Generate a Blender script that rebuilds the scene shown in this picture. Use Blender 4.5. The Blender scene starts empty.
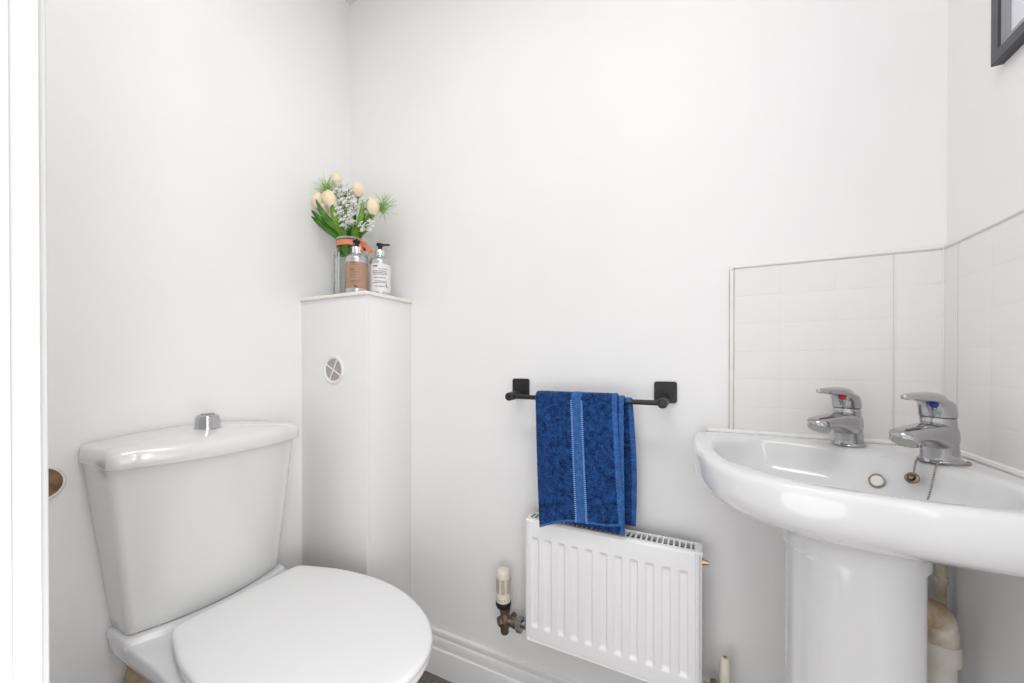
import bpy, bmesh, math, random
from mathutils import Vector, Matrix, noise
C = bpy.context.scene.collection
SC = bpy.context.scene
PI = math.pi
R = math.radians
random.seed(7)

# ------------------------------------------------------------------ camera
cam_d = bpy.data.cameras.new('camera')
cam = bpy.data.objects.new('camera', cam_d)
C.objects.link(cam)
cam.location = (0.0, 0.0, 1.0)
cam.rotation_euler = (R(90 - 0.28), 0, R(26.67))
cam_d.sensor_width = 36.0
cam_d.lens = 383.8 / 1024 * 36.0
cam_d.shift_y = (364.2 - 341.5) / 1024
cam_d.clip_start = 0.01
SC.camera = cam

# ------------------------------------------------------------------ light
w = bpy.data.worlds.new('world')
SC.world = w
w.use_nodes = True
wn = w.node_tree
bg = wn.nodes['Background']
tc = wn.nodes.new('ShaderNodeTexCoord')
sx = wn.nodes.new('ShaderNodeSeparateXYZ')
rmp = wn.nodes.new('ShaderNodeValToRGB')
mp = wn.nodes.new('ShaderNodeMapRange')
mp.inputs[1].default_value = -1.0
wn.links.new(tc.outputs['Generated'], sx.inputs[0])
wn.links.new(sx.outputs[2], mp.inputs[0])
wn.links.new(mp.outputs[0], rmp.inputs[0])
rmp.color_ramp.elements[0].position = 0.40
rmp.color_ramp.elements[0].color = (0.60, 0.59, 0.585, 1)
rmp.color_ramp.elements[1].position = 0.55
rmp.color_ramp.elements[1].color = (1.0, 0.995, 1.0, 1)
wn.links.new(rmp.outputs[0], bg.inputs[0])
bg.inputs[1].default_value = 0.92


def area(name, loc, rot, sx_, sy_, power, col=(1, 1, 1), spread=180):
    l = bpy.data.lights.new(name, 'AREA')
    l.shape = 'RECTANGLE'
    l.size = sx_
    l.size_y = sy_
    l.energy = power
    l.color = col
    l.spread = R(spread)
    o = bpy.data.objects.new(name, l)
    C.objects.link(o)
    o.location = loc
    o.rotation_euler = rot
    return o


def bulb(name, loc, r, power, col=(1, 1, 1)):
    l = bpy.data.lights.new(name, 'POINT')
    l.energy = power
    l.color = col
    l.shadow_soft_size = r
    o = bpy.data.objects.new(name, l)
    C.objects.link(o)
    o.location = loc


area('ceiling_light', (-0.20, 0.15, 2.27), (0, 0, 0), 1.1, 0.3, 8.0)
area('hall_daylight', (0.85, -0.42, 1.25), (R(85), 0, R(62)), 0.30, 1.5, 7.6)
area('hall_fill', (0.55, -0.60, 1.25), (R(85), 0, R(45)), 0.22, 1.5, 2.5)  # added fill from the hall side, balanced to brighten the room
bulb('low_fill', (-0.14, 0.02, 0.60), 0.25, 6.0)  # added low fill beside the camera, lifts the lower left
SC.view_settings.view_transform = 'Standard'
SC.view_settings.look = 'None'
SC.view_settings.exposure = 0.0
SC.view_settings.gamma = 1.0
SC.view_settings.use_curve_mapping = False


# ------------------------------------------------------------------ materials
def mat(name, col, rough=0.5, metal=0.0, coat=0.0, spec=0.5, noise_amt=0.0, nscale=20.0,
        bump=0.0, bscale=60.0, trans=0.0, ior=1.45, col2=None, detail=4.0, bdist=0.002):
    m = bpy.data.materials.new(name)
    m.use_nodes = True
    nt = m.node_tree
    b = nt.nodes['Principled BSDF']
    b.inputs['Base Color'].default_value = (*col, 1)
    b.inputs['Roughness'].default_value = rough
    b.inputs['Metallic'].default_value = metal
    b.inputs['Coat Weight'].default_value = coat
    b.inputs['Coat Roughness'].default_value = 0.04
    b.inputs['Specular IOR Level'].default_value = spec
    b.inputs['Transmission Weight'].default_value = trans
    b.inputs['IOR'].default_value = ior
    t = nt.nodes.new('ShaderNodeTexCoord')
    if noise_amt > 0 or col2:
        n = nt.nodes.new('ShaderNodeTexNoise')
        n.inputs['Scale'].default_value = nscale
        n.inputs['Detail'].default_value = detail
        nt.links.new(t.outputs['Object'], n.inputs['Vector'])
        r = nt.nodes.new('ShaderNodeValToRGB')
        c2 = col2 if col2 else tuple(max(0, c * (1 - noise_amt)) for c in col)
        r.color_ramp.elements[0].position = 0.35
        r.color_ramp.elements[1].position = 0.65
        r.color_ramp.elements[0].color = (*c2, 1)
        r.color_ramp.elements[1].color = (*col, 1)
        nt.links.new(n.outputs['Fac'], r.inputs['Fac'])
        nt.links.new(r.outputs['Color'], b.inputs['Base Color'])
    if bump > 0:
        n2 = nt.nodes.new('ShaderNodeTexNoise')
        n2.inputs['Scale'].default_value = bscale
        n2.inputs['Detail'].default_value = 6.0
        nt.links.new(t.outputs['Object'], n2.inputs['Vector'])
        bp = nt.nodes.new('ShaderNodeBump')
        bp.inputs['Strength'].default_value = bump
        bp.inputs['Distance'].default_value = bdist
        nt.links.new(n2.outputs['Fac'], bp.inputs['Height'])
        nt.links.new(bp.outputs['Normal'], b.inputs['Normal'])
    return m


M = {}
M['wall'] = mat('wall_paint', (0.90, 0.897, 0.897), 0.62, spec=0.3, noise_amt=0.015, nscale=5, bump=0.12, bscale=55)
M['ceiling'] = mat('ceiling_paint', (0.80, 0.78, 0.74), 0.85, bump=0.2, bscale=40)
M['floor'] = mat('vinyl_floor', (0.20, 0.165, 0.145), 0.5, col2=(0.11, 0.09, 0.08), nscale=140, bump=0.15, bscale=140)
M['gloss_paint'] = mat('gloss_white_paint', (0.80, 0.795, 0.785), 0.32, bump=0.06, bscale=35)
M['skirt'] = mat('skirting_paint', (0.84, 0.835, 0.825), 0.32, noise_amt=0.03, nscale=18, bump=0.08, bscale=45)
M['boxing'] = mat('boxing_paint', (0.85, 0.84, 0.83), 0.42, bump=0.06, bscale=40)
M['shelf'] = mat('shelf_paint', (0.87, 0.84, 0.79), 0.4, bump=0.05, bscale=50)
M['ceramic'] = mat('white_ceramic', (0.76, 0.76, 0.77), 0.12, coat=0.5, bump=0.02, bscale=6)
M['cistern'] = mat('cistern_ceramic', (0.77, 0.77, 0.765), 0.13, coat=0.5, bump=0.02, bscale=6)
M['seat'] = mat('seat_plastic', (0.86, 0.86, 0.865), 0.25, bump=0.02, bscale=20)
M['tile'] = mat('tile_glaze', (0.85, 0.835, 0.83), 0.42, spec=0.25, bump=0.03, bscale=9)
M['grout'] = mat('grout', (0.85, 0.83, 0.82), 0.7, noise_amt=0.05, nscale=30)
M['stain_line'] = mat('stained_sealant', (0.36, 0.32, 0.28), 0.6, col2=(0.62, 0.58, 0.53), nscale=25)
M['faint_line'] = mat('faint_joint', (0.68, 0.64, 0.61), 0.6, col2=(0.76, 0.73, 0.70), nscale=25)
M['sealant'] = mat('white_sealant', (0.88, 0.87, 0.85), 0.35, noise_amt=0.04, nscale=40)
M['radiator'] = mat('radiator_enamel', (0.90, 0.90, 0.905), 0.28, bump=0.03, bscale=30)
M['dark_gap'] = mat('radiator_inside', (0.10, 0.095, 0.09), 0.8, noise_amt=0.3, nscale=60)
M['chrome'] = mat('chrome', (0.50, 0.50, 0.51), 0.12, metal=1.0, bump=0.05, bscale=25)
M['chrome_dark'] = mat('dark_chrome', (0.12, 0.12, 0.125), 0.3, metal=1.0, bump=0.02)  # darker metal for the joint and button rings
M['aerator'] = mat('aerator_grid', (0.50, 0.50, 0.46), 0.5, metal=0.3, noise_amt=0.3, nscale=400)
M['chain'] = mat('tarnished_chain', (0.42, 0.38, 0.33), 0.28, metal=1.0, noise_amt=0.4, nscale=200)
M['brass'] = mat('tarnished_brass', (0.36, 0.30, 0.22), 0.35, metal=0.9, col2=(0.17, 0.14, 0.11), nscale=90)
M['bright_brass'] = mat('bright_brass', (0.70, 0.55, 0.28), 0.25, metal=1.0, noise_amt=0.2, nscale=120)
M['nut'] = mat('steel_nut', (0.40, 0.40, 0.41), 0.3, metal=1.0, noise_amt=0.2, nscale=120)
M['cream_plastic'] = mat('aged_cream_plastic', (0.80, 0.74, 0.62), 0.4, noise_amt=0.12, nscale=60)
M['cream_dark'] = mat('cream_plastic_grip', (0.50, 0.42, 0.34), 0.5, noise_amt=0.2, nscale=120)
M['black_plastic'] = mat('black_plastic', (0.018, 0.017, 0.016), 0.35, bump=0.03)
M['black_metal'] = mat('matt_black_metal', (0.022, 0.020, 0.022), 0.38, metal=0.0, bump=0.04, bscale=150)
M['pipe_white'] = mat('aged_white_pipe', (0.72, 0.66, 0.56), 0.4, col2=(0.82, 0.80, 0.75), nscale=16)
M['pipe_stain'] = mat('stained_pipe', (0.80, 0.75, 0.66), 0.45, col2=(0.42, 0.30, 0.17), nscale=22)
M['tan_pipe'] = mat('tan_pipe', (0.45, 0.34, 0.24), 0.55, noise_amt=0.35, nscale=30)
M['brown_disc'] = mat('brown_disc', (0.30, 0.185, 0.09), 0.65, col2=(0.16, 0.10, 0.06), nscale=45)
M['cream_rim'] = mat('cream_rim', (0.86, 0.80, 0.70), 0.45, noise_amt=0.05)
M['red'] = mat('red_enamel', (0.55, 0.01, 0.02), 0.2, noise_amt=0.05)
M['blue'] = mat('blue_enamel', (0.01, 0.03, 0.30), 0.2, noise_amt=0.05)
M['frame'] = mat('charcoal_frame', (0.045, 0.045, 0.055), 0.28, noise_amt=0.15, nscale=30)
M['frame_light'] = mat('grey_frame_lip', (0.30, 0.30, 0.33), 0.3, noise_amt=0.1, nscale=30)
M['mount'] = mat('picture_mount', (0.80, 0.79, 0.86), 0.6, noise_amt=0.02)
M['glass'] = mat('picture_glass', (1, 1, 1), 0.02, trans=1.0, ior=1.1, noise_amt=0.005)
M['alu'] = mat('brushed_aluminium', (0.55, 0.56, 0.57), 0.3, metal=0.85, bump=0.05, bscale=200)
M['bright_collar'] = mat('bright_collar', (0.85, 0.85, 0.86), 0.18, metal=1.0, bump=0.02)
M['kraft'] = mat('brown_label', (0.43, 0.265, 0.18), 0.6, noise_amt=0.08, nscale=60)
M['white_label'] = mat('white_label', (0.80, 0.79, 0.78), 0.55, noise_amt=0.03, nscale=60)
M['ink'] = mat('label_ink', (0.06, 0.055, 0.06), 0.6, noise_amt=0.05)
M['brown_ink'] = mat('label_brown_ink', (0.16, 0.085, 0.055), 0.6, noise_amt=0.05)
M['ribbon'] = mat('coral_ribbon', (0.80, 0.27, 0.15), 0.55, noise_amt=0.15, nscale=90, bump=0.2, bscale=300)
M['petal'] = mat('cream_tulip_petal', (0.90, 0.72, 0.47), 0.5, col2=(0.88, 0.80, 0.62), nscale=40, detail=2)
M['leaf'] = mat('tulip_leaf', (0.10, 0.29, 0.02), 0.4, col2=(0.03, 0.12, 0.008), nscale=28, detail=2)
M['leaf_light'] = mat('tulip_leaf_light', (0.22, 0.42, 0.03), 0.4, col2=(0.08, 0.24, 0.012), nscale=28, detail=2)
M['stem'] = mat('green_stem', (0.25, 0.42, 0.12), 0.5, noise_amt=0.3, nscale=40)
M['sprig'] = mat('pale_sprig', (0.22, 0.40, 0.10), 0.6, noise_amt=0.3, nscale=60)
M['floret'] = mat('white_floret', (0.88, 0.89, 0.84), 0.6, noise_amt=0.08, nscale=100)
M['grass'] = mat('pale_grass', (0.42, 0.66, 0.24), 0.55, noise_amt=0.3, nscale=40)
M['vent_hole'] = mat('vent_mesh', (0.30, 0.26, 0.25), 0.7, noise_amt=0.2, nscale=300)
M['vent'] = mat('vent_plastic', (0.86, 0.84, 0.82), 0.4, noise_amt=0.02)
M['jar'] = mat('jar_glass', (0.95, 0.98, 0.96), 0.03, trans=1.0, ior=1.16, noise_amt=0.03)
M['jar_rim'] = mat('jar_rim_glass', (0.86, 0.88, 0.85), 0.1, trans=0.5, ior=1.3, noise_amt=0.03)


def terry(name, dark, light, rib=False):
    m = bpy.data.materials.new(name)
    m.use_nodes = True
    nt = m.node_tree
    b = nt.nodes['Principled BSDF']
    b.inputs['Roughness'].default_value = 0.95
    b.inputs['Specular IOR Level'].default_value = 0.1
    b.inputs['Sheen Weight'].default_value = 0.15
    t = nt.nodes.new('ShaderNodeTexCoord')
    n1 = nt.nodes.new('ShaderNodeTexNoise')
    n1.inputs['Scale'].default_value = 260
    n1.inputs['Detail'].default_value = 3
    n2 = nt.nodes.new('ShaderNodeTexNoise')
    n2.inputs['Scale'].default_value = 75
    n2.inputs['Detail'].default_value = 5
    mx = nt.nodes.new('ShaderNodeMath')
    mx.operation = 'ADD'
    nt.links.new(t.outputs['Object'], n1.inputs['Vector'])
    nt.links.new(t.outputs['Object'], n2.inputs['Vector'])
    nt.links.new(n1.outputs['Fac'], mx.inputs[0])
    nt.links.new(n2.outputs['Fac'], mx.inputs[1])
    r = nt.nodes.new('ShaderNodeMapRange')
    r.inputs[1].default_value = 0.72
    r.inputs[2].default_value = 1.28
    nt.links.new(mx.outputs[0], r.inputs[0])
    mc = nt.nodes.new('ShaderNodeMix')
    mc.data_type = 'RGBA'
    mc.inputs[6].default_value = (*dark, 1)
    mc.inputs[7].default_value = (*light, 1)
    nt.links.new(r.outputs[0], mc.inputs[0])
    nt.links.new(mc.outputs[2], b.inputs['Base Color'])
    bp = nt.nodes.new('ShaderNodeBump')
    bp.inputs['Strength'].default_value = 0.35 if rib else 0.9
    bp.inputs['Distance'].default_value = 0.002
    if rib:
        wv = nt.nodes.new('ShaderNodeTexWave')
        wv.bands_direction = 'Z'
        wv.inputs['Scale'].default_value = 55
        wv.inputs['Distortion'].default_value = 1.0
        nt.links.new(t.outputs['Object'], wv.inputs['Vector'])
        nt.links.new(wv.outputs['Fac'], bp.inputs['Height'])
    else:
        nt.links.new(mx.outputs[0], bp.inputs['Height'])
    nt.links.new(bp.outputs['Normal'], b.inputs['Normal'])
    return m


M['terry'] = terry('blue_terry', (0.0012, 0.009, 0.050), (0.020, 0.085, 0.285))
M['band'] = terry('blue_woven_band', (0.022, 0.085, 0.28), (0.060, 0.165, 0.43), True)
M['stitch'] = mat('pale_blue_stitch', (0.26, 0.44, 0.74), 0.8, noise_amt=0.1)


# ------------------------------------------------------------------ helpers
def worldloc(o):
    v = Vector((0, 0, 0))
    while o:
        v += o.location
        o = o.parent
    return v


def obj(name, bm, m, parent=None, smooth=True, angle=40, recalc=True):
    """link a bmesh (built in world coordinates) as ONE mesh object"""
    if recalc:
        bmesh.ops.recalc_face_normals(bm, faces=bm.faces)
    if parent:
        bmesh.ops.translate(bm, verts=bm.verts, vec=-worldloc(parent))
    me = bpy.data.meshes.new(name)
    bm.to_mesh(me)
    bm.free()
    o = bpy.data.objects.new(name, me)
    C.objects.link(o)
    if isinstance(m, (list, tuple)):
        for k in m:
            me.materials.append(k)
    else:
        me.materials.append(m)
    if parent:
        o.parent = parent
    if smooth:
        me.polygons.foreach_set('use_smooth', [True] * len(me.polygons))
        me.set_sharp_from_angle(angle=R(angle))
    return o


def thing(name, label, cat, loc, group=None):
    o = bpy.data.objects.new(name, None)
    o.empty_display_size = 0.05
    C.objects.link(o)
    o.location = loc
    o['label'] = label
    o['category'] = cat
    if group:
        o['group'] = group
    return o


def tag(o, label, cat, group=None):
    o['label'] = label
    o['category'] = cat
    if group:
        o['group'] = group
    return o


def struct(name, bm, m, **k):
    o = obj(name, bm, m, **k)
    o['kind'] = 'structure'
    return o


def box(bm, x0, x1, y0, y1, z0, z1, bev=0.0, seg=2):
    r = bmesh.ops.create_cube(bm, size=1.0)
    vs = r['verts']
    for v in vs:
        v.co = Vector(((x0 + x1) / 2 + v.co.x * (x1 - x0), (y0 + y1) / 2 + v.co.y * (y1 - y0), (z0 + z1) / 2 + v.co.z * (z1 - z0)))
    if bev > 0:
        es = list({e for v in vs for e in v.link_edges})
        bmesh.ops.bevel(bm, geom=es, offset=bev, segments=seg, profile=0.5, affect='EDGES')
    return bm


def loft(bm, rings, cap0=True, cap1=True, closed=True):
    """rings: lists of points of one length, skinned in order"""
    V = [[bm.verts.new(Vector(q)) for q in ring] for ring in rings]
    n = len(V[0])
    for a, b in zip(V[:-1], V[1:]):
        for i in range(n if closed else n - 1):
            j = (i + 1) % n
            try:
                bm.faces.new((a[i], a[j], b[j], b[i]))
            except ValueError:
                pass
    if cap0:
        bm.faces.new(list(reversed(V[0])))
    if cap1:
        bm.faces.new(V[-1])
    return V


def basis(d):
    d = Vector(d).normalized()
    u = d.cross(Vector((0, 0, 1)))
    if u.length < 1e-4:
        u = Vector((1, 0, 0))
    u.normalize()
    return u, u.cross(d).normalized(), d


def lathe(bm, prof, origin, axis=(0, 0, 1), n=40, cap0=True, cap1=True):
    """prof: (radius, height along axis)"""
    u, v, d = basis(axis)
    o = Vector(origin)
    rings = [[o + d * h + (u * math.cos(2 * PI * i / n) + v * math.sin(2 * PI * i / n)) * max(r, 1e-5) for i in range(n)] for r, h in prof]
    return loft(bm, rings, cap0, cap1)


def smooth_path(pts, sub=6):
    P = [Vector(p) for p in pts]
    if len(P) < 3:
        return P
    out = []
    for i in range(len(P) - 1):
        p0 = P[max(0, i - 1)]
        p1, p2 = P[i], P[i + 1]
        p3 = P[min(len(P) - 1, i + 2)]
        for k in range(sub):
            t = k / sub
            out.append(0.5 * ((2 * p1) + (p2 - p0) * t + (2 * p0 - 5 * p1 + 4 * p2 - p3) * t * t + (3 * p1 - p0 - 3 * p2 + p3) * t ** 3))
    out.append(P[-1])
    return out


def tube(bm, pts, rad, n=12, sub=6, smooth=True):
    P = smooth_path(pts, sub) if smooth else [Vector(p) for p in pts]
    N = len(P)
    rf = rad if callable(rad) else (lambda t: rad)
    t0 = (P[1] - P[0]).normalized()
    u, v, _ = basis(t0)
    rings = []
    for i, q in enumerate(P):
        d = (P[min(i + 1, N - 1)] - P[max(i - 1, 0)]).normalized()
        u = (u - d * u.dot(d)).normalized()
        v = d.cross(u)
        r = rf(i / (N - 1))
        rings.append([q + (u * math.cos(2 * PI * k / n) + v * math.sin(2 * PI * k / n)) * r for k in range(n)])
    return loft(bm, rings)


def new():
    return bmesh.new()


def catmull_closed(pts, n):
    P = [Vector(p) for p in pts]
    m = len(P)
    dense = []
    for i in range(m):
        p0, p1, p2, p3 = P[i - 1], P[i], P[(i + 1) % m], P[(i + 2) % m]
        for k in range(24):
            t = k / 24
            dense.append(0.5 * ((2 * p1) + (p2 - p0) * t + (2 * p0 - 5 * p1 + 4 * p2 - p3) * t * t + (3 * p1 - p0 - 3 * p2 + p3) * t ** 3))
    L = [0]
    for i in range(len(dense)):
        L.append(L[-1] + (dense[(i + 1) % len(dense)] - dense[i]).length)
    out = []
    j = 0
    for k in range(n):
        s = L[-1] * k / n
        while L[j + 1] < s:
            j += 1
        t = (s - L[j]) / max(1e-9, L[j + 1] - L[j])
        out.append(dense[j].lerp(dense[(j + 1) % len(dense)], t))
    return out


# ------------------------------------------------------------------ the setting
XL, XR, YB = -1.171, 0.401, 1.0
YF = 0.092          # inner face of the wall with the doorway
ZC = 2.314
BX, BY, BZ = -.881, .808, 1.1975   # boxed-in corner
bm = new(); box(bm, XL - .1, XR + .1, -.6, YB + .1, -.08, 0); struct('floor', bm, M['floor'], smooth=False)
bm = new(); box(bm, XL - .1, XR + .1, -.04, YB + .1, ZC, ZC + .08); struct('ceiling', bm, M['ceiling'], smooth=False)
bm = new(); box(bm, XL - .1, XL, -.04, YB, 0, ZC); struct('wall_left', bm, M['wall'], smooth=False)
bm = new(); box(bm, XL - .1, XR + .1, YB, YB + .1, 0, ZC); struct('wall_back', bm, M['wall'], smooth=False)
bm = new(); box(bm, XR, XR + .1, -.04, YB, 0, ZC); struct('wall_right', bm, M['wall'], smooth=False)
bm = new()
box(bm, XL, -.462, -.04, YF, 0, ZC)
struct('wall_front', bm, M['wall'], smooth=False)

# door lining on the left of the doorway: jamb board, stop and the edge of the architrave
bm = new()
box(bm, -.462, -.4300, -.04, .0954, 0, 2.05, .0012, 2)
box(bm, -.432, -.4268, -.04, .0812, 0, 2.05, .0008, 2)
box(bm, -.520, -.4385, .0920, .1012, 0, 2.09, .003, 3)
struct('trim_1', bm, M['gloss_paint'], angle=30)


def skirting(name, p0, d, nrm, length):
    """ogee moulded board: profile in (out from wall, height)"""
    prof = [(0, 0), (.0175, 0), (.0175, .080), (.0165, .0835), (.0120, .0855), (.0118, .089), (.0125, .099), (.0115, .108),
            (.0095, .1135), (.0055, .116), (.0052, .1185), (.0075, .1205), (.0082, .127), (.0070, .1335), (.0040, .1370), (0, .1375)]
    bm = new()
    rings = []
    for s in (0, length):
        rings.append([Vector(p0) + Vector(d) * s + Vector(nrm) * a + Vector((0, 0, b)) for a, b in prof])
    loft(bm, rings)
    return struct(name, bm, M['skirt'], angle=25)


skirting('baseboard_back', (BX, YB, 0), (1, 0, 0), (0, -1, 0), XR - BX)
skirting('baseboard_left', (XL, .105, 0), (0, 1, 0), (1, 0, 0), .71)

# ------------------------------------------------------------------ boxed-in corner
t = thing('pipe_boxing', 'tall white boxed-in corner with a ledge on top, behind the toilet', 'boxing', ((XL + BX) / 2, .91, 0))
bm = new(); box(bm, XL + .0004, BX, BY, BY + .015, 0, BZ, .0008, 2); obj('front_panel', bm, M['boxing'], t, angle=30)
bm = new(); box(bm, BX - .015, BX - .0003, BY + .015, YB - .0004, 0, BZ, .0006, 2); obj('side_panel', bm, M['boxing'], t, angle=30)
bm = new(); box(bm, XL + .0004, BX + .007, BY - .007, YB - .0004, BZ, BZ + .0105, .0022, 3); obj('top_shelf', bm, M['shelf'], t, angle=30)

# round vent on the boxing
VX, VZ, VY = -1.0185, .977, BY
t = thing('round_vent', 'small round white vent with a grey mesh on the boxed-in corner', 'vent', (VX, VY, VZ))
bm = new(); lathe(bm, [(.034, 0), (.046, 0), (.0455, .002), (.0425, .0042), (.0385, .0042), (.0365, .0025), (.034, .0015)], (VX, VY - .0002, VZ), (0, -1, 0), 56, False, False)
obj('vent_rim', bm, M['vent'], t)
bm = new(); lathe(bm, [(.0365, .0002), (.0365, .0008)], (VX, VY, VZ), (0, -1, 0), 48)
obj('vent_backing', bm, M['vent_hole'], t)
bm = new()
u1 = Vector((math.cos(R(62)), 0, math.sin(R(62)))); u2 = Vector((-u1.z, 0, u1.x))
for dirv, perp, cnt, wd in ((u1, u2, 0, .0021), (u2, u1, 0, .0021)):
    a = Vector((VX, VY - .0022, VZ))
    tube(bm, [a - dirv * .037, a + dirv * .037], wd, 8, smooth=False)
for k in range(-10, 11):
    off = k * .0034
    hl = math.sqrt(max(0, .0365 ** 2 - off ** 2))
    for dv, pv in ((Vector((1, 0, .6)).normalized(), Vector((-.6, 0, 1)).normalized()),):
        a = Vector((VX, VY - .0013, VZ)) + pv * off
        tube(bm, [a - dv * hl, a + dv * hl], .00062, 5, smooth=False)
obj('vent_mesh', bm, M['vent'], t)

# round brown disc of unknown use on the left wall
t = thing('round_wall_disc', 'round brown disc with a cream rim on the wall beside the door frame', 'wall plug', (XL, .257, .760))
bm = new(); lathe(bm, [(.030, 0), (.0345, 0), (.0345, .003), (.033, .0045), (.030, .004)], (XL + .0002, .257, .760), (1, 0, 0), 48, False, False)
obj('rim', bm, M['cream_rim'], t)
bm = new(); lathe(bm, [(.0305, .0002), (.0305, .002), (.02, .0026), (.001, .0028)], (XL, .257, .760), (1, 0, 0), 48)
obj('disc', bm, M['brown_disc'], t)

# ------------------------------------------------------------------ tiled splashback
TZ0, TZ1 = .846, 1.2085
rows = [TZ1 - .0615 * k for k in range(6)] + [TZ0]


def tiles(bm, edges, place):
    """slightly cushioned tiles; place maps (along, height, out) to a point"""
    g = .0003
    for a0, a1 in zip(edges[:-1], edges[1:]):
        for z1, z0 in zip(rows[:-1], rows[1:]):
            if z1 - z0 < .004:
                continue
            m = .0035
            ring = lambda i, o: [place(a0 + g + i, z0 + g + i, o), place(a1 - g - i, z0 + g + i, o), place(a1 - g - i, z1 - g - i, o), place(a0 + g + i, z1 - g - i, o)]
            loft(bm, [ring(0, .0005), ring(0, .00515), ring(m * .4, .0054), ring(m, .0055)])


t = thing('tile_splashback', 'white tiled splashback on the wall behind the tap with the red dot', 'splashback', (.23, YB, TZ0))
pl = lambda a, z, o: Vector((a, YB - o, z))
bm = new(); tiles(bm, [.0590, .145, .238, .3255], pl); tiles(bm, [.3285, .3945], pl)
obj('tile_panel', bm, M['tile'], t, angle=15)
bm = new(); box(bm, .056, .3955, YB - .0050, YB - .0004, TZ0, TZ1 + .001); obj('grout', bm, M['grout'], t, smooth=False)
bm = new()
box(bm, .0500, .0580, YB - .0078, YB - .0004, TZ0, TZ1 + .009, .003, 3)
box(bm, .0582, .3960, YB - .0078, YB - .0004, TZ1 + .0012, TZ1 + .0085, .003, 3)
box(bm, .3262, .3278, YB - .0066, YB - .0042, TZ0, TZ1, .0006, 2)
obj('edge_bead', bm, M['sealant'], t)
bm = new()
tube(bm, [(.0586, YB - .0058, TZ0), (.0586, YB - .0058, TZ1)], .0004, 6, smooth=False)
tube(bm, [(.0496, YB - .0012, TZ0), (.0496, YB - .0012, TZ1)], .0006, 6, smooth=False)
tube(bm, [(.052, YB - .0076, TZ1 - .001), (.0590, YB - .0072, TZ1)], .0008, 6, smooth=False)
obj('stain_line', bm, M['stain_line'], t)
bm = new()
tube(bm, [(.0590, YB - .0058, TZ1 + .0008), (.394, YB - .0058, TZ1 + .0008)], .0005, 6, smooth=False)
tube(bm, [(.3259, YB - .0060, TZ0), (.3259, YB - .0060, TZ1)], .0004, 6, smooth=False)
obj('joint_line', bm, M['faint_line'], t)

t = thing('tile_splashback', 'white tiled splashback on the right wall beside the tap with the blue dot', 'splashback', (XR, .70, TZ0))
pr = lambda a, z, o: Vector((XR - o, a, z))
bm = new()
for e in ([.9530, .9940], [.5850, .6780, .7700, .8620, .9510]):
    tiles(bm, e, pr)
obj('tile_panel', bm, M['tile'], t, angle=15)
bm = new(); box(bm, XR - .0050, XR - .0004, .580, .9955, TZ0, TZ1 + .001); obj('grout', bm, M['grout'], t, smooth=False)
bm = new()
box(bm, XR - .0072, XR - .0004, .580, .9930, TZ1 + .0012, TZ1 + .0070, .0028, 3)
box(bm, XR - .0072, XR - .0052, YB - .0072, YB - .0052, TZ0, TZ1 + .003, .0006, 2)
box(bm, XR - .0064, XR - .0042, .9513, .9527, TZ0, TZ1, .0005, 2)
obj('edge_bead', bm, M['sealant'], t)
bm = new()
tube(bm, [(XR - .0060, .582, TZ1 + .0008), (XR - .0060, .993, TZ1 + .0008)], .0005, 6, smooth=False)
tube(bm, [(XR - .0060, .9511, TZ0), (XR - .0060, .9511, TZ1)], .0003, 6, smooth=False)
obj('joint_line', bm, M['faint_line'], t)

# ------------------------------------------------------------------ toilet
TY = .517
t = thing('toilet', 'white close-coupled toilet with the lid down, beside the boxed-in corner', 'toilet', (-.85, TY, 0))


def cist_outline(hw, xf_c, xf_s, rc, back, cy=TY, n_front=22):
    """plan outline: flat back, straight sides, bowed front with rounded corners (counter-clockwise)"""
    pts = []
    def xf(y):
        q = (y - cy) / hw
        return xf_s + (xf_c - xf_s) * (1 - q * q)
    for k in range(n_front + 1):               # front, from -y to +y
        q = -1 + 2 * k / n_front
        y = cy + q * (hw - rc)
        pts.append((xf(y), y))
    def arc(cx, cy_, a0, a1, r, n=7):
        return [(cx + r * math.cos(a0 + (a1 - a0) * k / n), cy_ + r * math.sin(a0 + (a1 - a0) * k / n)) for k in range(n + 1)]
    xs = xf(cy + hw - rc)
    top = arc(xs - rc, cy + hw - rc, 0, PI / 2, rc)[1:]
    bot = arc(xs - rc, cy - hw + rc, -PI / 2, 0, rc)[:-1]
    return bot + pts + top + [(back, cy + hw), (back, cy + hw * .5), (back, cy), (back, cy - hw * .5), (back, cy - hw)]


def z3(o, z):
    return [Vector((a, b, z)) for a, b in o]


# cistern
bm = new()
rings = []
for k in range(13):
    f = k / 12
    rings.append(z3(cist_outline(.161 + .029 * f, -1.052 + .064 * f, -1.088 + .047 * f, .016 + .004 * f, -1.1665, TY - .013 * f), .4240 + .3655 * f))
r0 = z3(cist_outline(.156, -1.057, -1.093, .016, -1.1665), .4195)
loft(bm, [r0] + rings)
obj('cistern', bm, M['cistern'], t, angle=50)
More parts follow.
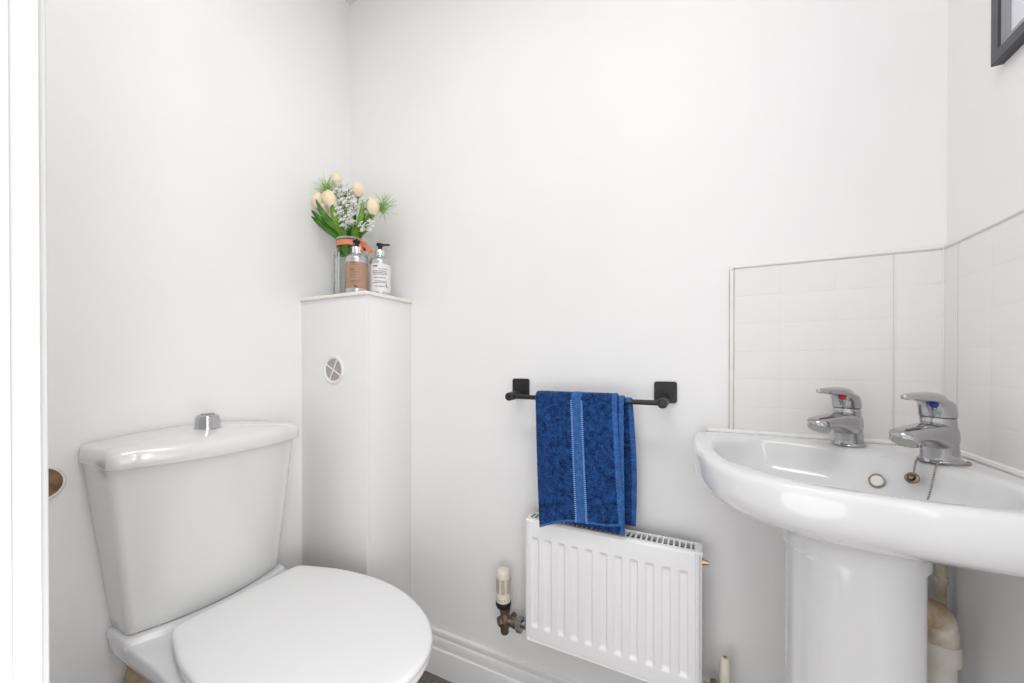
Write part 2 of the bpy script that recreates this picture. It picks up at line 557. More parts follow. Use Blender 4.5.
# cistern lid, slightly crowned
bm = new()
rings = []
LY0 = TY - .0115
for hw, xc, xs, rc, z in ((.188, -.985, -1.034, .020, .7880), (.1945, -.978, -1.027, .022, .7885), (.1965, -.976, -1.0255, .023, .7910),
                          (.1965, -.976, -1.0255, .023, .8100), (.1955, -.9775, -1.027, .023, .8180), (.1930, -.9810, -1.0305, .022, .8235), (.1885, -.9870, -1.036, .021, .8270)):
    rings.append(z3(cist_outline(hw, xc, xs, rc, -1.1675, LY0), z))
for k in range(1, 10):
    f = 1 - k / 9.5
    rings.append(z3(cist_outline(.1885 * f, -.9870 - .10 * (1 - f), -1.036 - .055 * (1 - f), .021 * f, -1.1675, LY0), .8270 + .0150 * (1 - f * f)))
loft(bm, rings)
obj('cistern_lid', bm, M['cistern'], t, angle=75)
bm = new()
loft(bm, [z3(cist_outline(.1905, -.9875, -1.0405, .020, -1.166, LY0), .7858), z3(cist_outline(.1908, -.9872, -1.0402, .020, -1.166, LY0), .7882)])
obj('lid_joint', bm, M['faint_line'], t)
KX, KY, KZ = -1.078, .500, .8395
bm = new(); lathe(bm, [(.024, -.003), (.0275, -.003), (.0275, .002), (.0265, .003), (.0255, .0045), (.0240, .026), (.0228, .0305), (.0190, .0335), (.010, .0355), (.0005, .036)], (KX, KY, KZ), (0, 0, 1), 40)
kb = obj('flush_knob', bm, M['chrome'], t)
kb['label'] = 'chrome flush knob'
bm = new(); lathe(bm, [(.0120, .0345), (.0130, .0357), (.0142, .0345)], (KX, KY, KZ), (0, 0, 1), 32, False, False)
obj('button_ring', bm, M['chrome_dark'], kb)

# seat outline traced as half widths along the seat
HW = [(-1.0065, .070), (-1.0055, .125), (-.9990, .1420), (-.983, .1500), (-.955, .1590), (-.92, .170), (-.878, .181), (-.82, .189), (-.76, .192), (-.70, .187), (-.644, .175),
      (-.60, .159), (-.549, .133), (-.512, .104), (-.489, .076), (-.474, .042)]
SY = .540
sp = [(-1.006, SY)] + [(x, SY - h) for x, h in HW] + [(-.468, SY)] + [(x, SY + h) for x, h in reversed(HW)]
seat_out = [(v.x, v.y) for v in catmull_closed([(a, b, 0) for a, b in sp], 120)]
sc_c = (-.735, SY)


def off(outl, d, c=sc_c):
    """inset an outline by d along its normal"""
    n = len(outl)
    res = []
    for i in range(n):
        a = Vector(outl[i - 1]); b = Vector(outl[(i + 1) % n]); q = Vector(outl[i])
        tdir = (b - a).normalized()
        nr = Vector((-tdir.y, tdir.x))
        if nr.dot(Vector(c) - q) < 0:
            nr = -nr
        res.append((q.x + nr.x * d, q.y + nr.y * d))
    return res


# lid of the seat
bm = new()
rings = [z3(off(seat_out, d), z) for d, z in ((.006, .4270), (.001, .4275), (0, .4290), (0, .4345), (.0012, .4385), (.0040, .4410), (.0090, .4422))]
for k_, z_ in ((.92, .4430), (.8, .4436), (.55, .4440), (.2, .4442)):
    rings.append([Vector((sc_c[0] + (a - sc_c[0]) * k_, sc_c[1] + (b - sc_c[1]) * k_, z_)) for a, b in off(seat_out, .0090)])
loft(bm, rings)
obj('seat_lid', bm, M['seat'], t, angle=60)
# seat ring under the lid
bm = new()
o1, o2 = off(seat_out, .004), off(seat_out, .062)
loft(bm, [z3(o2, .409), z3(off(seat_out, .008), .409), z3(o1, .411), z3(o1, .4245), z3(off(seat_out, .006), .4265), z3(off(seat_out, .058), .4265), z3(o2, .409)], False, False)
obj('seat', bm, M['seat'], t, angle=50)
bm = new()
for s in (-1, 1):
    if s == 1:
        bm = new()
    lathe(bm, [(.0115, 0), (.0115, .034), (.0095, .036)], (-1.000, TY + s * .075 - .018, .4215), (0, 1, 0), 20)
    obj('seat_hinge', bm, M['seat'], t)

# pan: rear shelf flowing into the bowl, narrowing to the foot
HP = [(-1.162, .166), (-1.10, .170), (-1.03, .171), (-.96, .171), (-.90, .174), (-.84, .178), (-.78, .180), (-.72, .178), (-.66, .168), (-.61, .152), (-.56, .128), (-.525, .098), (-.503, .062), (-.493, .028)]
PY = .521


def pan_ring(z, sw, xb, xf, n=110, rc=.012):
    """outline scaled: sw width factor, xb back, xf front"""
    pts = []
    for x, h in HP:
        q = (x + 1.162) / (-.493 + 1.162)
        X = xb + (xf - xb) * q
        pts.append((X, h * sw))
    loop = [(xb - .001, -pts[0][1] * .5)] + [(a, -b) for a, b in pts] + [(xf + .003, 0)] + [(a, b) for a, b in reversed(pts)] + [(xb - .001, pts[0][1] * .5)]
    return [Vector((v.x, PY + v.y, z)) for v in catmull_closed([(a, b, 0) for a, b in loop], n)]


bm = new()
R_ = [pan_ring(.4080, .95, -1.155, -.500), pan_ring(.4080, .975, -1.158, -.494), pan_ring(.4060, .995, -1.162, -.488), pan_ring(.4010, 1.0, -1.164, -.486), pan_ring(.385, 1.0, -1.164, -.486),
      pan_ring(.372, .985, -1.160, -.489), pan_ring(.358, .94, -1.135, -.497), pan_ring(.338, .87, -1.045, -.507), pan_ring(.30, .79, -1.015, -.528), pan_ring(.24, .68, -1.00, -.565), pan_ring(.16, .585, -1.0, -.62),
      pan_ring(.08, .555, -1.01, -.655), pan_ring(.02, .58, -1.02, -.655), pan_ring(.0, .585, -1.022, -.653)]
loft(bm, R_)
# raised land that carries the cistern
loft(bm, [z3(cist_outline(.170, -1.034, -1.07, .014, -1.1635, TY + .001), .400), z3(cist_outline(.170, -1.034, -1.07, .014, -1.1635, TY + .001), .414), z3(cist_outline(.166, -1.039, -1.074, .014, -1.1635, TY + .001), .4185)])
obj('pan', bm, M['ceramic'], t, angle=55)
bm = new()
loft(bm, [z3(cist_outline(.1575, -1.056, -1.092, .014, -1.164), .4183), z3(cist_outline(.1575, -1.056, -1.092, .014, -1.164), .4200)])
obj('cistern_gasket', bm, M['stain_line'], t)

# soil pipe
t = thing('soil_pipe', 'tan soil pipe behind the pan, under the left end of the cistern', 'pipe', (-1.108, .415, 0))
bm = new(); lathe(bm, [(.052, 0), (.052, .325), (.050, .335), (.040, .340)], (-1.108, .415, 0), (0, 0, 1), 36); obj('pipe', bm, M['tan_pipe'], t)
bm = new(); lathe(bm, [(.0525, .255), (.0575, .256), (.0580, .262), (.0580, .300), (.0565, .305), (.0525, .306)], (-1.108, .415, 0), (0, 0, 1), 36, False, False); obj('collar', bm, M['tan_pipe'], t)

# ------------------------------------------------------------------ basin in the right corner
# plan coordinates: u along the back wall from the corner, v along the right wall
cr = lambda u, v, z: Vector((XR - u, YB - v, z))
G = .0075
half = [(.404, G), (.417, .020), (.4215, .060), (.4220, .13), (.4190, .20), (.4120, .255), (.3990, .302), (.3780, .340)]
bl = [(G, G), (.05, G), (.12, G), (.20, G), (.30, G), (.37, G)] + half
outl = bl + [(.361, .361)] + [(b, a) for a, b in reversed(bl[1:])]
B_out = [(v.x, v.y) for v in catmull_closed([(a, b, 0) for a, b in outl], 160)]
ih = [(.150, .112), (.185, .083), (.235, .060), (.29, .052), (.335, .062), (.366, .087), (.383, .128), (.3855, .18), (.3775, .235), (.361, .285)]
inn = [(.129, .129)] + ih + [(.326, .326)] + [(b, a) for a, b in reversed(ih)]
B_in = [(v.x, v.y) for v in catmull_closed([(a, b, 0) for a, b in inn], 160)]
# start the inner ring at the direction of the outer ring's start
bc = (.205, .205)
def ang(q): return math.atan2(q[1] - bc[1], q[0] - bc[0])
def resample(outline, angles):
    """point of the outline in each direction from the basin's centre"""
    res = []
    n = len(outline)
    for a in angles:
        dx, dy = math.cos(a), math.sin(a)
        best = None
        for i in range(n):
            p, q = outline[i], outline[(i + 1) % n]
            ex, ey = q[0] - p[0], q[1] - p[1]
            det = dx * (-ey) + ex * dy
            if abs(det) < 1e-12: continue
            rx, ry = p[0] - bc[0], p[1] - bc[1]
            s = (rx * (-ey) + ex * ry) / det
            k = (dx * ry - dy * rx) / det
            if s > 0 and -1e-6 <= k <= 1 + 1e-6:
                best = max(best or 0, s)
        res.append((bc[0] + dx * best, bc[1] + dy * best))
    return res
NA = 160
angs = [R(225) + 2 * PI * k / NA for k in range(NA)]
BO = resample(B_out, angs)
BI = resample(B_in, angs)
def scl(o, s, z, c=bc):
    return [cr(max(G, c[0] + (a - c[0]) * s), max(G, c[1] + (b - c[1]) * s), z) for a, b in o]
def mixr(k, z):
    return [cr(a + (c_ - a) * k, b + (d - b) * k, z) for (a, b), (c_, d) in zip(BO, BI)]

ZR = .8430
t = thing('corner_basin', 'white ceramic corner basin with two taps in the right corner', 'basin', (XR - .2, YB - .2, ZR))
bm = new()
rings = []
cb = (.187, .187)
def trunk(r, k, s, z):
    # neck that closes on the pedestal: circle blending into the scaled outline
    res = []
    for a, b in BO:
        q = math.atan2(b - cb[1], a - cb[0])
        x0, y0 = cb[0] + r * math.cos(q), cb[1] + r * math.sin(q)
        x1, y1 = cb[0] + (a - cb[0]) * s, cb[1] + (b - cb[1]) * s
        res.append(cr(x0 + (x1 - x0) * k, y0 + (y1 - y0) * k, z))
    return res
rings.append(trunk(.0900, 0, .4, .694)); rings.append(trunk(.0925, 0, .4, .695)); rings.append(trunk(.0925, 0, .4, .708)); rings.append(trunk(.0950, .1, .42, .722))
rings.append(trunk(.104, .35, .48, .735)); rings.append(trunk(.125, .75, .58, .7455))
for s, z in ((.71, .7555), (.81, .7650), (.895, .7742), (.948, .7833), (.98, .7940), (.995, .8050), (1.0, .8180), (1.002, .8295)):
    rings.append(scl(BO, s, z, cb))
rings.append(scl(BO, 1.0, .8360, cb))
rings.append(mixr(.04, .8405)); rings.append(mixr(.14, .8428)); rings.append(mixr(.35, .8434)); rings.append(mixr(.65, .8426)); rings.append(mixr(.88, .8408)); rings.append(mixr(1.0, .8368))
for s, z in ((.985, .831), (.968, .822), (.945, .811), (.91, .798), (.855, .785), (.77, .773), (.64, .765), (.46, .760), (.25, .757), (.08, .756)):
    rings.append(scl(BI, s, z, (.215, .215)))
loft(bm, rings)
obj('bowl', bm, M['ceramic'], t, angle=60)
# sealant along both walls
bm = new()
tube(bm, [(XR - .395, YB - .0070, ZR + .0010), (XR - .008, YB - .0070, ZR + .0006)], .0058, 8, smooth=False)
tube(bm, [(XR - .0070, YB - .395, ZR + .0010), (XR - .0070, YB - .008, ZR + .0006)], .0058, 8, smooth=False)
obj('sealant_bead', bm, M['sealant'], t)
# overflow
oc = cr(.1385, .1385, .7985)
on = (cr(1, 1, 0) - cr(0, 0, 0)); on = Vector((on.x, on.y, .55)).normalized()
bm = new(); lathe(bm, [(.0085, .0005), (.0115, .0002), (.0118, .0022), (.0105, .0030), (.0090, .0018)], oc - on * .0005, on, 32, False, False)
ov = obj('overflow_ring', bm, M['chain'], t)
bm = new(); lathe(bm, [(.0100, .0002), (.0100, .0010)], oc, on, 32)
obj('overflow_recess', bm, M['grout'], ov)

# pedestal
t = thing('basin_pedestal', 'white ceramic pedestal with a rounded front, under the corner basin', 'pedestal', (.214, .813, 0))
bm = new()
pc = Vector((.2165, .8125, 0))
fd = Vector((-1, -1, 0)).normalized(); sd = Vector((1, -1, 0)).normalized()
rings = []
for z, r in ((0, .100), (.010, .102), (.05, .100), (.12, .096), (.25, .0915), (.45, .0895), (.62, .0895), (.696, .0895), (.698, .080)):
    ring = []
    for k in range(48):
        a = 2 * PI * k / 48
        f_, s_ = math.cos(a) * r, math.sin(a) * r
        if f_ < 0:
            f_ *= .62
        ring.append(pc + fd * f_ + sd * s_ + Vector((0, 0, z)))
    rings.append(ring)
loft(bm, rings)
obj('column', bm, M['ceramic'], t, angle=60)
bm = new()
for k in range(26):
    a = R(-62 + 5 * k)
    q = pc + fd * math.cos(a) * .0893 + sd * math.sin(a) * .0893
    if k in (9, 10, 12):
        r_ = .0035 + .002 * random.random()
        m_ = Matrix.Translation(q + Vector((0, 0, .6945 - random.random() * .003))) @ Matrix.Diagonal((1.4, 1.4, .8, 1))
        bmesh.ops.create_icosphere(bm, subdivisions=2, radius=r_, matrix=m_)
obj('sealant_dab', bm, M['sealant'], t)


# ------------------------------------------------------------------ taps
def tap(label, pos, yaw, dotmat):
    t = thing('basin_tap', label, 'tap', pos)
    Mx = Matrix.Translation(Vector(pos)) @ Matrix.Rotation(yaw, 4, 'Z')     # local +x = spout direction
    L = lambda x, y, z: Mx @ Vector((x, y, z))

    def ell(xc, yc, zc, rx, ry, n=36, tilt=0.0):
        return [L(xc + math.cos(2 * PI * k / n) * rx, yc + math.sin(2 * PI * k / n) * ry, zc + tilt * math.cos(2 * PI * k / n) * rx) for k in range(n)]
    # base flange
    bm = new()
    loft(bm, [ell(-.002, 0, 0, .0285, .0255), ell(-.002, 0, .002, .0290, .0260), ell(-.002, 0, .0040, .0275, .0248), ell(-.002, 0, .0055, .0258, .0228)])
    obj('base_flange', bm, M['chrome'], t)
    # body: column and spout
    bm = new()
    loft(bm, [ell(-.002, 0, .004, .0262, .0228), ell(-.0012, 0, .010, .0248, .0220), ell(.001, 0, .025, .0232, .0212), ell(.003, 0, .045, .0222, .0208), ell(.0045, 0, .060, .0216, .0206, tilt=.03),
              ell(.0055, 0, .0685, .0212, .0204, tilt=.05), ell(.0055, 0, .0700, .0202, .0194, tilt=.05)])
    def sec(x, z, ry, rz, lean, n=30):
        out = []
        for k in range(n):
            a = 2 * PI * k / n
            ca, sa = math.cos(a), math.sin(a)
            e = .82
            yy = math.copysign(abs(ca) ** e, ca) * ry
            zz = math.copysign(abs(sa) ** e, sa) * rz
            out.append(L(x + zz * lean, yy, z + zz))
        return out
    loft(bm, [sec(-.006, .040, .0210, .0260, 0), sec(.014, .0415, .0220, .0235, -.05), sec(.030, .0450, .0212, .0190, .0), sec(.048, .0475, .0200, .0150, .12), sec(.066, .0480, .0190, .0130, .3),
              sec(.082, .0475, .0182, .0118, .55), sec(.093, .0468, .0176, .0110, .8), sec(.0985, .0462, .0160, .0095, .9), sec(.1005, .0460, .0120, .0065, 1.0)])
    # thickened nose around the outlet
    ax = Vector((.55, 0, -.83)).normalized()
    axw = (Mx.to_3x3() @ ax).normalized()
    oc_ = L(.0880, 0, .0480)
    lathe(bm, [(.0135, -.004), (.0168, .002), (.0175, .008), (.0172, .0125), (.0160, .0140), (.0142, .0140)], oc_, axw, 36, True, False)
    body = obj('body', bm, M['chrome'], t, angle=50)
    bm = new(); lathe(bm, [(.0145, .0125), (.0145, .0142), (.008, .0148), (.0005, .0149)], oc_, axw, 32)
    obj('aerator', bm, M['aerator'], body)
    bm = new(); lathe(bm, [(.0190, 0), (.0203, 0), (.0203, .0016), (.0190, .0016)], L(.0056, 0, .0700), (0, 0, 1), 36)
    obj('joint_ring', bm, M['chrome_dark'], t)
    # handle: dome flowing into the flat lever
    def slab(x0, x1, ry, z, n=40, nose=.6, tl=0.0):
        cx = (x0 + x1) / 2; rx = (x1 - x0) / 2
        out = []
        for k in range(n):
            a = 2 * PI * k / n
            ca, sa = math.cos(a), math.sin(a)
            xx = cx + rx * math.copysign(abs(ca) ** .85, ca)
            f = (xx - x0) / (x1 - x0)
            wy = ry * (1 - (1 - nose) * max(0, (f - .35) / .65))
            out.append(L(xx, wy * math.copysign(abs(sa) ** .85, sa), z + tl * (xx - .005)))
        return out
    bm = new()
    loft(bm, [slab(-.0155, .0268, .0206, .0712, nose=1, tl=.05), slab(-.0157, .0275, .0208, .0760, nose=1, tl=.05), slab(-.0150, .0300, .0207, .0840, nose=.96), slab(-.0130, .0345, .0203, .0905, nose=.92),
              slab(-.0098, .0420, .0198, .0945, nose=.86), slab(-.0070, .0600, .0193, .0970, nose=.74, tl=.01), slab(-.0046, .0820, .0188, .0980, nose=.66, tl=.02), slab(-.0020, .0960, .0182, .0998, nose=.62, tl=.022),
              slab(.0020, .0985, .0170, .1045, nose=.54, tl=.022), slab(.0080, .0970, .0148, .1072, nose=.54, tl=.012), slab(.0160, .0900, .0112, .1095, nose=.54, tl=.0), slab(.0280, .0720, .0066, .1110, nose=.54)])
    h = obj('lever_handle', bm, M['chrome'], t, angle=60)
    # coloured dot on the cheek of the lever
    dn = (Mx.to_3x3() @ Vector((.93, .36, .0))).normalized()
    dc = L(.0372, .0085, .0925)
    bm = new(); lathe(bm, [(.0052, -.004), (.0052, .0006), (.0040, .0014), (.0005, .0017)], dc, dn, 24)
    obj('colour_dot', bm, dotmat, h)
    return t


T1 = (XR - .155, YB - .055, ZR - .0002)
T2 = (XR - .067, YB - .150, ZR - .0002)
tap('chrome basin tap with a red dot, against the back wall', T1, R(230), M['red'])
tap('chrome basin tap with a blue dot, against the right wall', T2, R(226.5), M['blue'])


# plug chain: beads round the foot of the tap with the blue dot, one end with a brass ring
def beads(bm, pts, step, r):
    P = smooth_path(pts, 12)
    acc = 0.0
    last = P[0]
    bmesh.ops.create_icosphere(bm, subdivisions=1, radius=r, matrix=Matrix.Translation(last))
    for q in P[1:]:
        d = (q - last).length
        while acc + d >= step:
            f = (step - acc) / d
            last = last.lerp(q, f)
            bmesh.ops.create_icosphere(bm, subdivisions=1, radius=r, matrix=Matrix.Translation(last))
            d = (q - last).length
            acc = 0.0
        acc += d
        last = q
    return bm


tb = Vector(T2)
t = thing('plug_chain', 'tarnished bead chain round the foot of the tap with the blue dot', 'chain', tb + Vector((-.02, -.02, 0)))
RB = .0318
ring_pts = [tb + Vector((math.cos(R(a)) * RB, math.sin(R(a)) * RB, .0022)) for a in (0, -22, -45, -68, -90, -110)]
e0 = ring_pts[-1]
lat_, fwd_ = Vector((.894, .449, 0)), Vector((-.37, -.93, 0))
drop = [e0 + lat_ * a + fwd_ * b + Vector((0, 0, c)) for a, b, c in ((-.003, .006, .001), (-.006, .013, -.001), (-.0085, .019, -.010), (-.012, .026, -.026), (-.017, .036, -.044), (-.024, .050, -.060))]
bm = new(); beads(bm, ring_pts + drop, .0040, .00175); obj('bead_chain', bm, M['chain'], t)
s0 = tb + Vector((-.0270, -.0135, .0045))
s1 = tb + Vector((-.0335, -.0190, .0030))
s2 = tb + Vector((-.0400, -.0270, -.0200))
bm = new(); tube(bm, [s0, s1, s1 + Vector((-.0035, -.004, -.010)), s2], .0011, 8); beads(bm, [s0, s1, s1 + Vector((-.0035, -.004, -.010)), s2], .0032, .0016)
obj('short_chain', bm, M['chain'], t)
fn = Vector((-.55, -.62, .35)).normalized()
bm = new(); lathe(bm, [(.0045, 0), (.0085, 0), (.0092, .002), (.0085, .0045), (.0060, .0052), (.0045, .0040)], s2 - Vector((.002, .003, .005)), fn, 24, False, False)
lathe(bm, [(.0030, .001), (.0030, .0062), (.0012, .0072)], s2 - Vector((.002, .003, .005)), fn, 16)
lathe(bm, [(.0080, -.0005), (.0080, .0012)], s2 - Vector((.002, .003, .005)), fn, 20)
obj('plug_fitting', bm, M['brass'], t)

# waste pipe behind the pedestal
WX, WY_ = .3555, .905
t = thing('waste_pipe', 'stained white waste pipe bend in the corner behind the pedestal', 'pipe', (WX, WY_, 0))
bm = new(); lathe(bm, [(.0215, 0), (.0215, .50)], (WX, WY_, 0), (0, 0, 1), 32); obj('down_pipe', bm, M['pipe_white'], t)
bm = new(); lathe(bm, [(.0220, .497), (.0262, .498), (.0268, .503), (.0268, .522), (.0255, .530), (.0220, .531)], (WX, WY_, 0), (0, 0, 1), 32, False, False)
obj('compression_collar', bm, M['pipe_white'], t)
bm = new(); lathe(bm, [(.0218, .455), (.0232, .456), (.0232, .462), (.0218, .463)], (WX, WY_, 0), (0, 0, 1), 32, False, False)
obj('pipe_ridge', bm, M['pipe_white'], t)
bm = new(); tube(bm, [(WX, WY_, .520), (WX, WY_, .545), (WX - .004, WY_ - .002, .566), (WX - .018, WY_ - .012, .581), (WX - .038, WY_ - .027, .584), (WX - .066, WY_ - .048, .584)], .0240, 20, 5)
obj('elbow', bm, M['pipe_stain'], t)
bm = new(); lathe(bm, [(.0245, 0), (.0285, .001), (.0285, .014), (.0245, .015)], (WX - .040, WY_ - .0285, .584), (-.8, -.58, 0), 28, False, False)
obj('elbow_collar', bm, M['pipe_stain'], t)
t = thing('supply_pipe', 'thin stained supply pipe rising in the corner above the waste bend', 'pipe', (.383, .968, 0))
bm = new(); tube(bm, [(.383, .968, .02), (.383, .968, .70)], .0072, 14, smooth=False); obj('pipe', bm, M['pipe_stain'], t)
for z in (.600, .655):
    bm = new()
    lathe(bm, [(.0074, 0), (.0098, .0008), (.0098, .012), (.0074, .0128)], (.383, .968, z), (0, 0, 1), 6, False, False)
    obj('pipe_nut', bm, M['pipe_stain'], t)

# ------------------------------------------------------------------ radiator
RX0, RX1, RZ0, RZ1, RYF, RYB = -.4150, -.0060, .2800, .5955, .900, .955
t = thing('radiator', 'white ribbed panel radiator under the blue towel', 'radiator', ((RX0 + RX1) / 2, .93, RZ0))
bm = new()
nx, nz = 330, 130
FL = [(-.386 + .0346 * k) for k in range(11)]
F0, F1 = .326, .549


def sstep(a, b, x):
    q = min(1, max(0, (x - a) / (b - a)))
    return q * q * (3 - 2 * q)


def depth(x, z):
    d = 0.0
    # pressed channels
    zz = sstep(F0 - .006, F0 + .006, z) * (1 - sstep(F1 - .004, F1 + .004, z))
    for c in FL:
        a = abs(x - c)
        if a < .014:
            d += .0048 * (1 - sstep(.0060, .0105, a)) * zz
    # seam line inside the rim
    e = min(x - RX0, RX1 - x, z - RZ0)
    d += .0060 * (1 - sstep(.0008, .0030, abs(e - .0085)))
    e2 = min(x - RX0, RX1 - x, z - RZ0, RZ1 - z)
    d += .006 * (1 - sstep(0, .006, e2)) ** 2
    return d


V = []
for j in range(nz + 1):
    z = RZ0 + (RZ1 - RZ0) * j / nz
    V.append([bm.verts.new((RX0 + (RX1 - RX0) * i / nx, RYF + depth(RX0 + (RX1 - RX0) * i / nx, z), z)) for i in range(nx + 1)])
for j in range(nz):
    for i in range(nx):
        bm.faces.new((V[j][i], V[j][i + 1], V[j + 1][i + 1], V[j + 1][i]))
# returns of the panel
for (a, b) in ((V[0], -1), (V[nz], 1)):
    W = [bm.verts.new((v.co.x, RYF + .016, v.co.z)) for v in a]
    for i in range(nx):
        bm.faces.new((a[i], a[i + 1], W[i + 1], W[i]))
for i_ in (0, nx):
    col = [V[j][i_] for j in range(nz + 1)]
    W = [bm.verts.new((v.co.x, RYF + .016, v.co.z)) for v in col]
    for j in range(nz):
        bm.faces.new((col[j], col[j + 1], W[j + 1], W[j]))
obj('front_panel', bm, M['radiator'], t, angle=35)
bm = new(); box(bm, RX0 + .004, RX1 - .004, RYF + .014, RYB - .004, RZ0 + .004, RZ1 - .012, .002, 1); obj('convector', bm, M['dark_gap'], t, angle=30)
for x0 in (RX0 - .0004, RX1 - .0026 + .003):
    bm = new()
    box(bm, x0 - .0015, x0 + .0015, RYF + .008, RYB, RZ0 + .012, RZ1 - .002, .0012, 2)
    obj('side_panel', bm, M['radiator'], t, angle=40)
# top grille: rails and bars
bm = new()
zt = RZ1 + .0005
box(bm, RX0 - .001, RX1 + .003, RYF + .005, RYF + .0105, zt - .008, zt, .0015, 2)
box(bm, RX0 - .001, RX1 + .003, RYB - .0065, RYB, zt - .010, zt, .0015, 2)
box(bm, RX0 - .001, RX0 + .008, RYF + .006, RYB - .002, zt - .006, zt, .0012, 2)
box(bm, RX1 - .0135, RX1 + .003, RYF + .006, RYB - .002, zt - .008, zt, .0030, 3)
x = RX0 + .0165
while x < RX1 - .016:
    box(bm, x - .0019, x + .0019, RYF + .008, RYB - .004, zt - .0040, zt - .0006)
    x += .01165
obj('top_grille', bm, M['radiator'], t, angle=40)
bm = new()
lathe(bm, [(.0075, 0), (.0075, .004), (.0055, .0045), (.0055, .010), (.0042, .0105), (.0042, .014), (.002, .0145)], (RX1 + .0015, .930, .5660), (1, 0, 0), 8)
obj('air_vent', bm, M['bright_brass'], t)
# wall brackets behind
for xb in (-.33, -.09):
    bm = new()
    box(bm, xb - .012, xb + .012, RYB - .002, YB - .0003, .32, .56, .001, 1)
    obj('wall_bracket', bm, M['radiator'], t, angle=30)

# thermostatic valve on the left
AX, AY = -.4985, .940
t = thing('thermostatic_valve', 'cream thermostatic radiator valve on a tarnished body, left of the radiator', 'valve', (AX, AY, .30))
zb = .3340
bm = new(); lathe(bm, [(.0175, 0), (.0200, .001), (.0208, .010), (.0205, .022), (.0198, .026), (.0196, .070), (.0192, .082), (.0170, .0895), (.0120, .0925), (.0005, .0930)], (AX, AY, zb), (0, 0, 1), 40)
hd = obj('thermostat_head', bm, M['cream_plastic'], t, angle=45)
bm = new()
for k in range(8):
    a = R(22.5 + 45 * k)
    d = Vector((math.cos(a), math.sin(a), 0)); s_ = Vector((-d.y, d.x, 0))
    for q in range(-2, 3):
        c_ = Vector((AX, AY, zb)) + d * .01965 + s_ * q * .0022
        tube(bm, [c_ + Vector((0, 0, .031)), c_ + Vector((0, 0, .070))], .0007, 5, smooth=False)
obj('grip_rib', bm, M['cream_dark'], hd)
bm = new()
for a in (-140, -118, -96, -74, -52):
    d = Vector((math.cos(R(a)), math.sin(R(a)), 0))
    lathe(bm, [(.0011, -.0008), (.0011, .0004)], Vector((AX, AY, zb + .014)) + d * .0206, d, 8)
obj('setting_mark', bm, M['ink'], hd)
bm = new(); lathe(bm, [(.0150, -.0130), (.0190, -.0115), (.0215, -.006), (.0218, .002), (.0209, .0050), (.0190, .0052)], (AX, AY, zb), (0, 0, 1), 40, True, True)
obj('black_collar', bm, M['black_plastic'], t)
bm = new()
lathe(bm, [(.0155, .3205), (.0160, .318), (.0150, .311), (.0130, .309), (.0128, .297), (.0140, .295), (.0140, .268), (.0125, .262), (.0115, .251), (.0095, .248)], (AX + .004, AY, 0), (0, 0, 1), 28)
lathe(bm, [(.0120, -.002), (.0120, .026), (.0135, .028), (.0135, .041)], (AX + .004, AY, .2850), (1, 0, 0), 24)
lathe(bm, [(.0095, 0), (.0125, .002), (.0125, .012), (.0100, .013)], (AX - .002, AY - .004, .2840), (-.6, -.8, 0), 6)
lathe(bm, [(.0080, 0), (.0080, .0595)], (AX + .004, AY, .2650), (0, 1, 0), 16)
obj('valve_body', bm, M['brass'], t, angle=35)
bm = new(); lathe(bm, [(.0140, 0), (.0205, .0012), (.0205, .0150), (.0140, .0162)], (AX + .043, AY, .2865), (1, 0, 0), 6)
obj('union_nut', bm, M['nut'], t, angle=25)
bm = new(); lathe(bm, [(.0090, 0), (.0090, .012), (.0110, .0125), (.0110, .016), (.0085, .0165), (.0085, RX0 - .0016 - AX - .052)], (AX + .0525, AY, .2900), (1, 0, 0), 16)
obj('tail_pipe', bm, M['nut'], t, angle=35)

# lockshield valve on the right
LX, LY_ = .0405, .940
t = thing('lockshield_valve', 'cream capped lockshield valve right of the radiator', 'valve', (LX, LY_, .26))
bm = new(); lathe(bm, [(.0098, .296), (.0112, .298), (.0110, .330), (.0098, .3640), (.0090, .3665), (.0040, .3668)], (LX, LY_, 0), (0, 0, 1), 28); cp = obj('cap', bm, M['cream_plastic'], t)
bm = new(); lathe(bm, [(.0036, .3660), (.0036, .3672)], (LX, LY_, 0), (0, 0, 1), 20); obj('cap_hole', bm, M['brown_disc'], cp)
bm = new()
lathe(bm, [(.0095, .250), (.0125, .256), (.0130, .286), (.0105, .289), (.0105, .2975)], (LX, LY_, 0), (0, 0, 1), 24)
lathe(bm, [(.0105, 0), (.0115, .004), (.0115, .014)], (LX - .0020, LY_, .2900), (-1, 0, 0), 20)
lathe(bm, [(.0078, 0), (.0078, .0595)], (LX, LY_, .2650), (0, 1, 0), 16)
obj('valve_body', bm, M['brass'], t, angle=35)
bm = new(); lathe(bm, [(.0130, 0), (.0180, .0012), (.0180, .0120), (.0130, .0132)], (LX - .0155, LY_, .2900), (-1, 0, 0), 6); obj('union_nut', bm, M['brass'], t, angle=25)
bm = new(); lathe(bm, [(.0085, 0), (.0085, .0135)], (LX - .0285, LY_, .2900), (-1, 0, 0), 16); obj('tail_pipe', bm, M['bright_brass'], t)

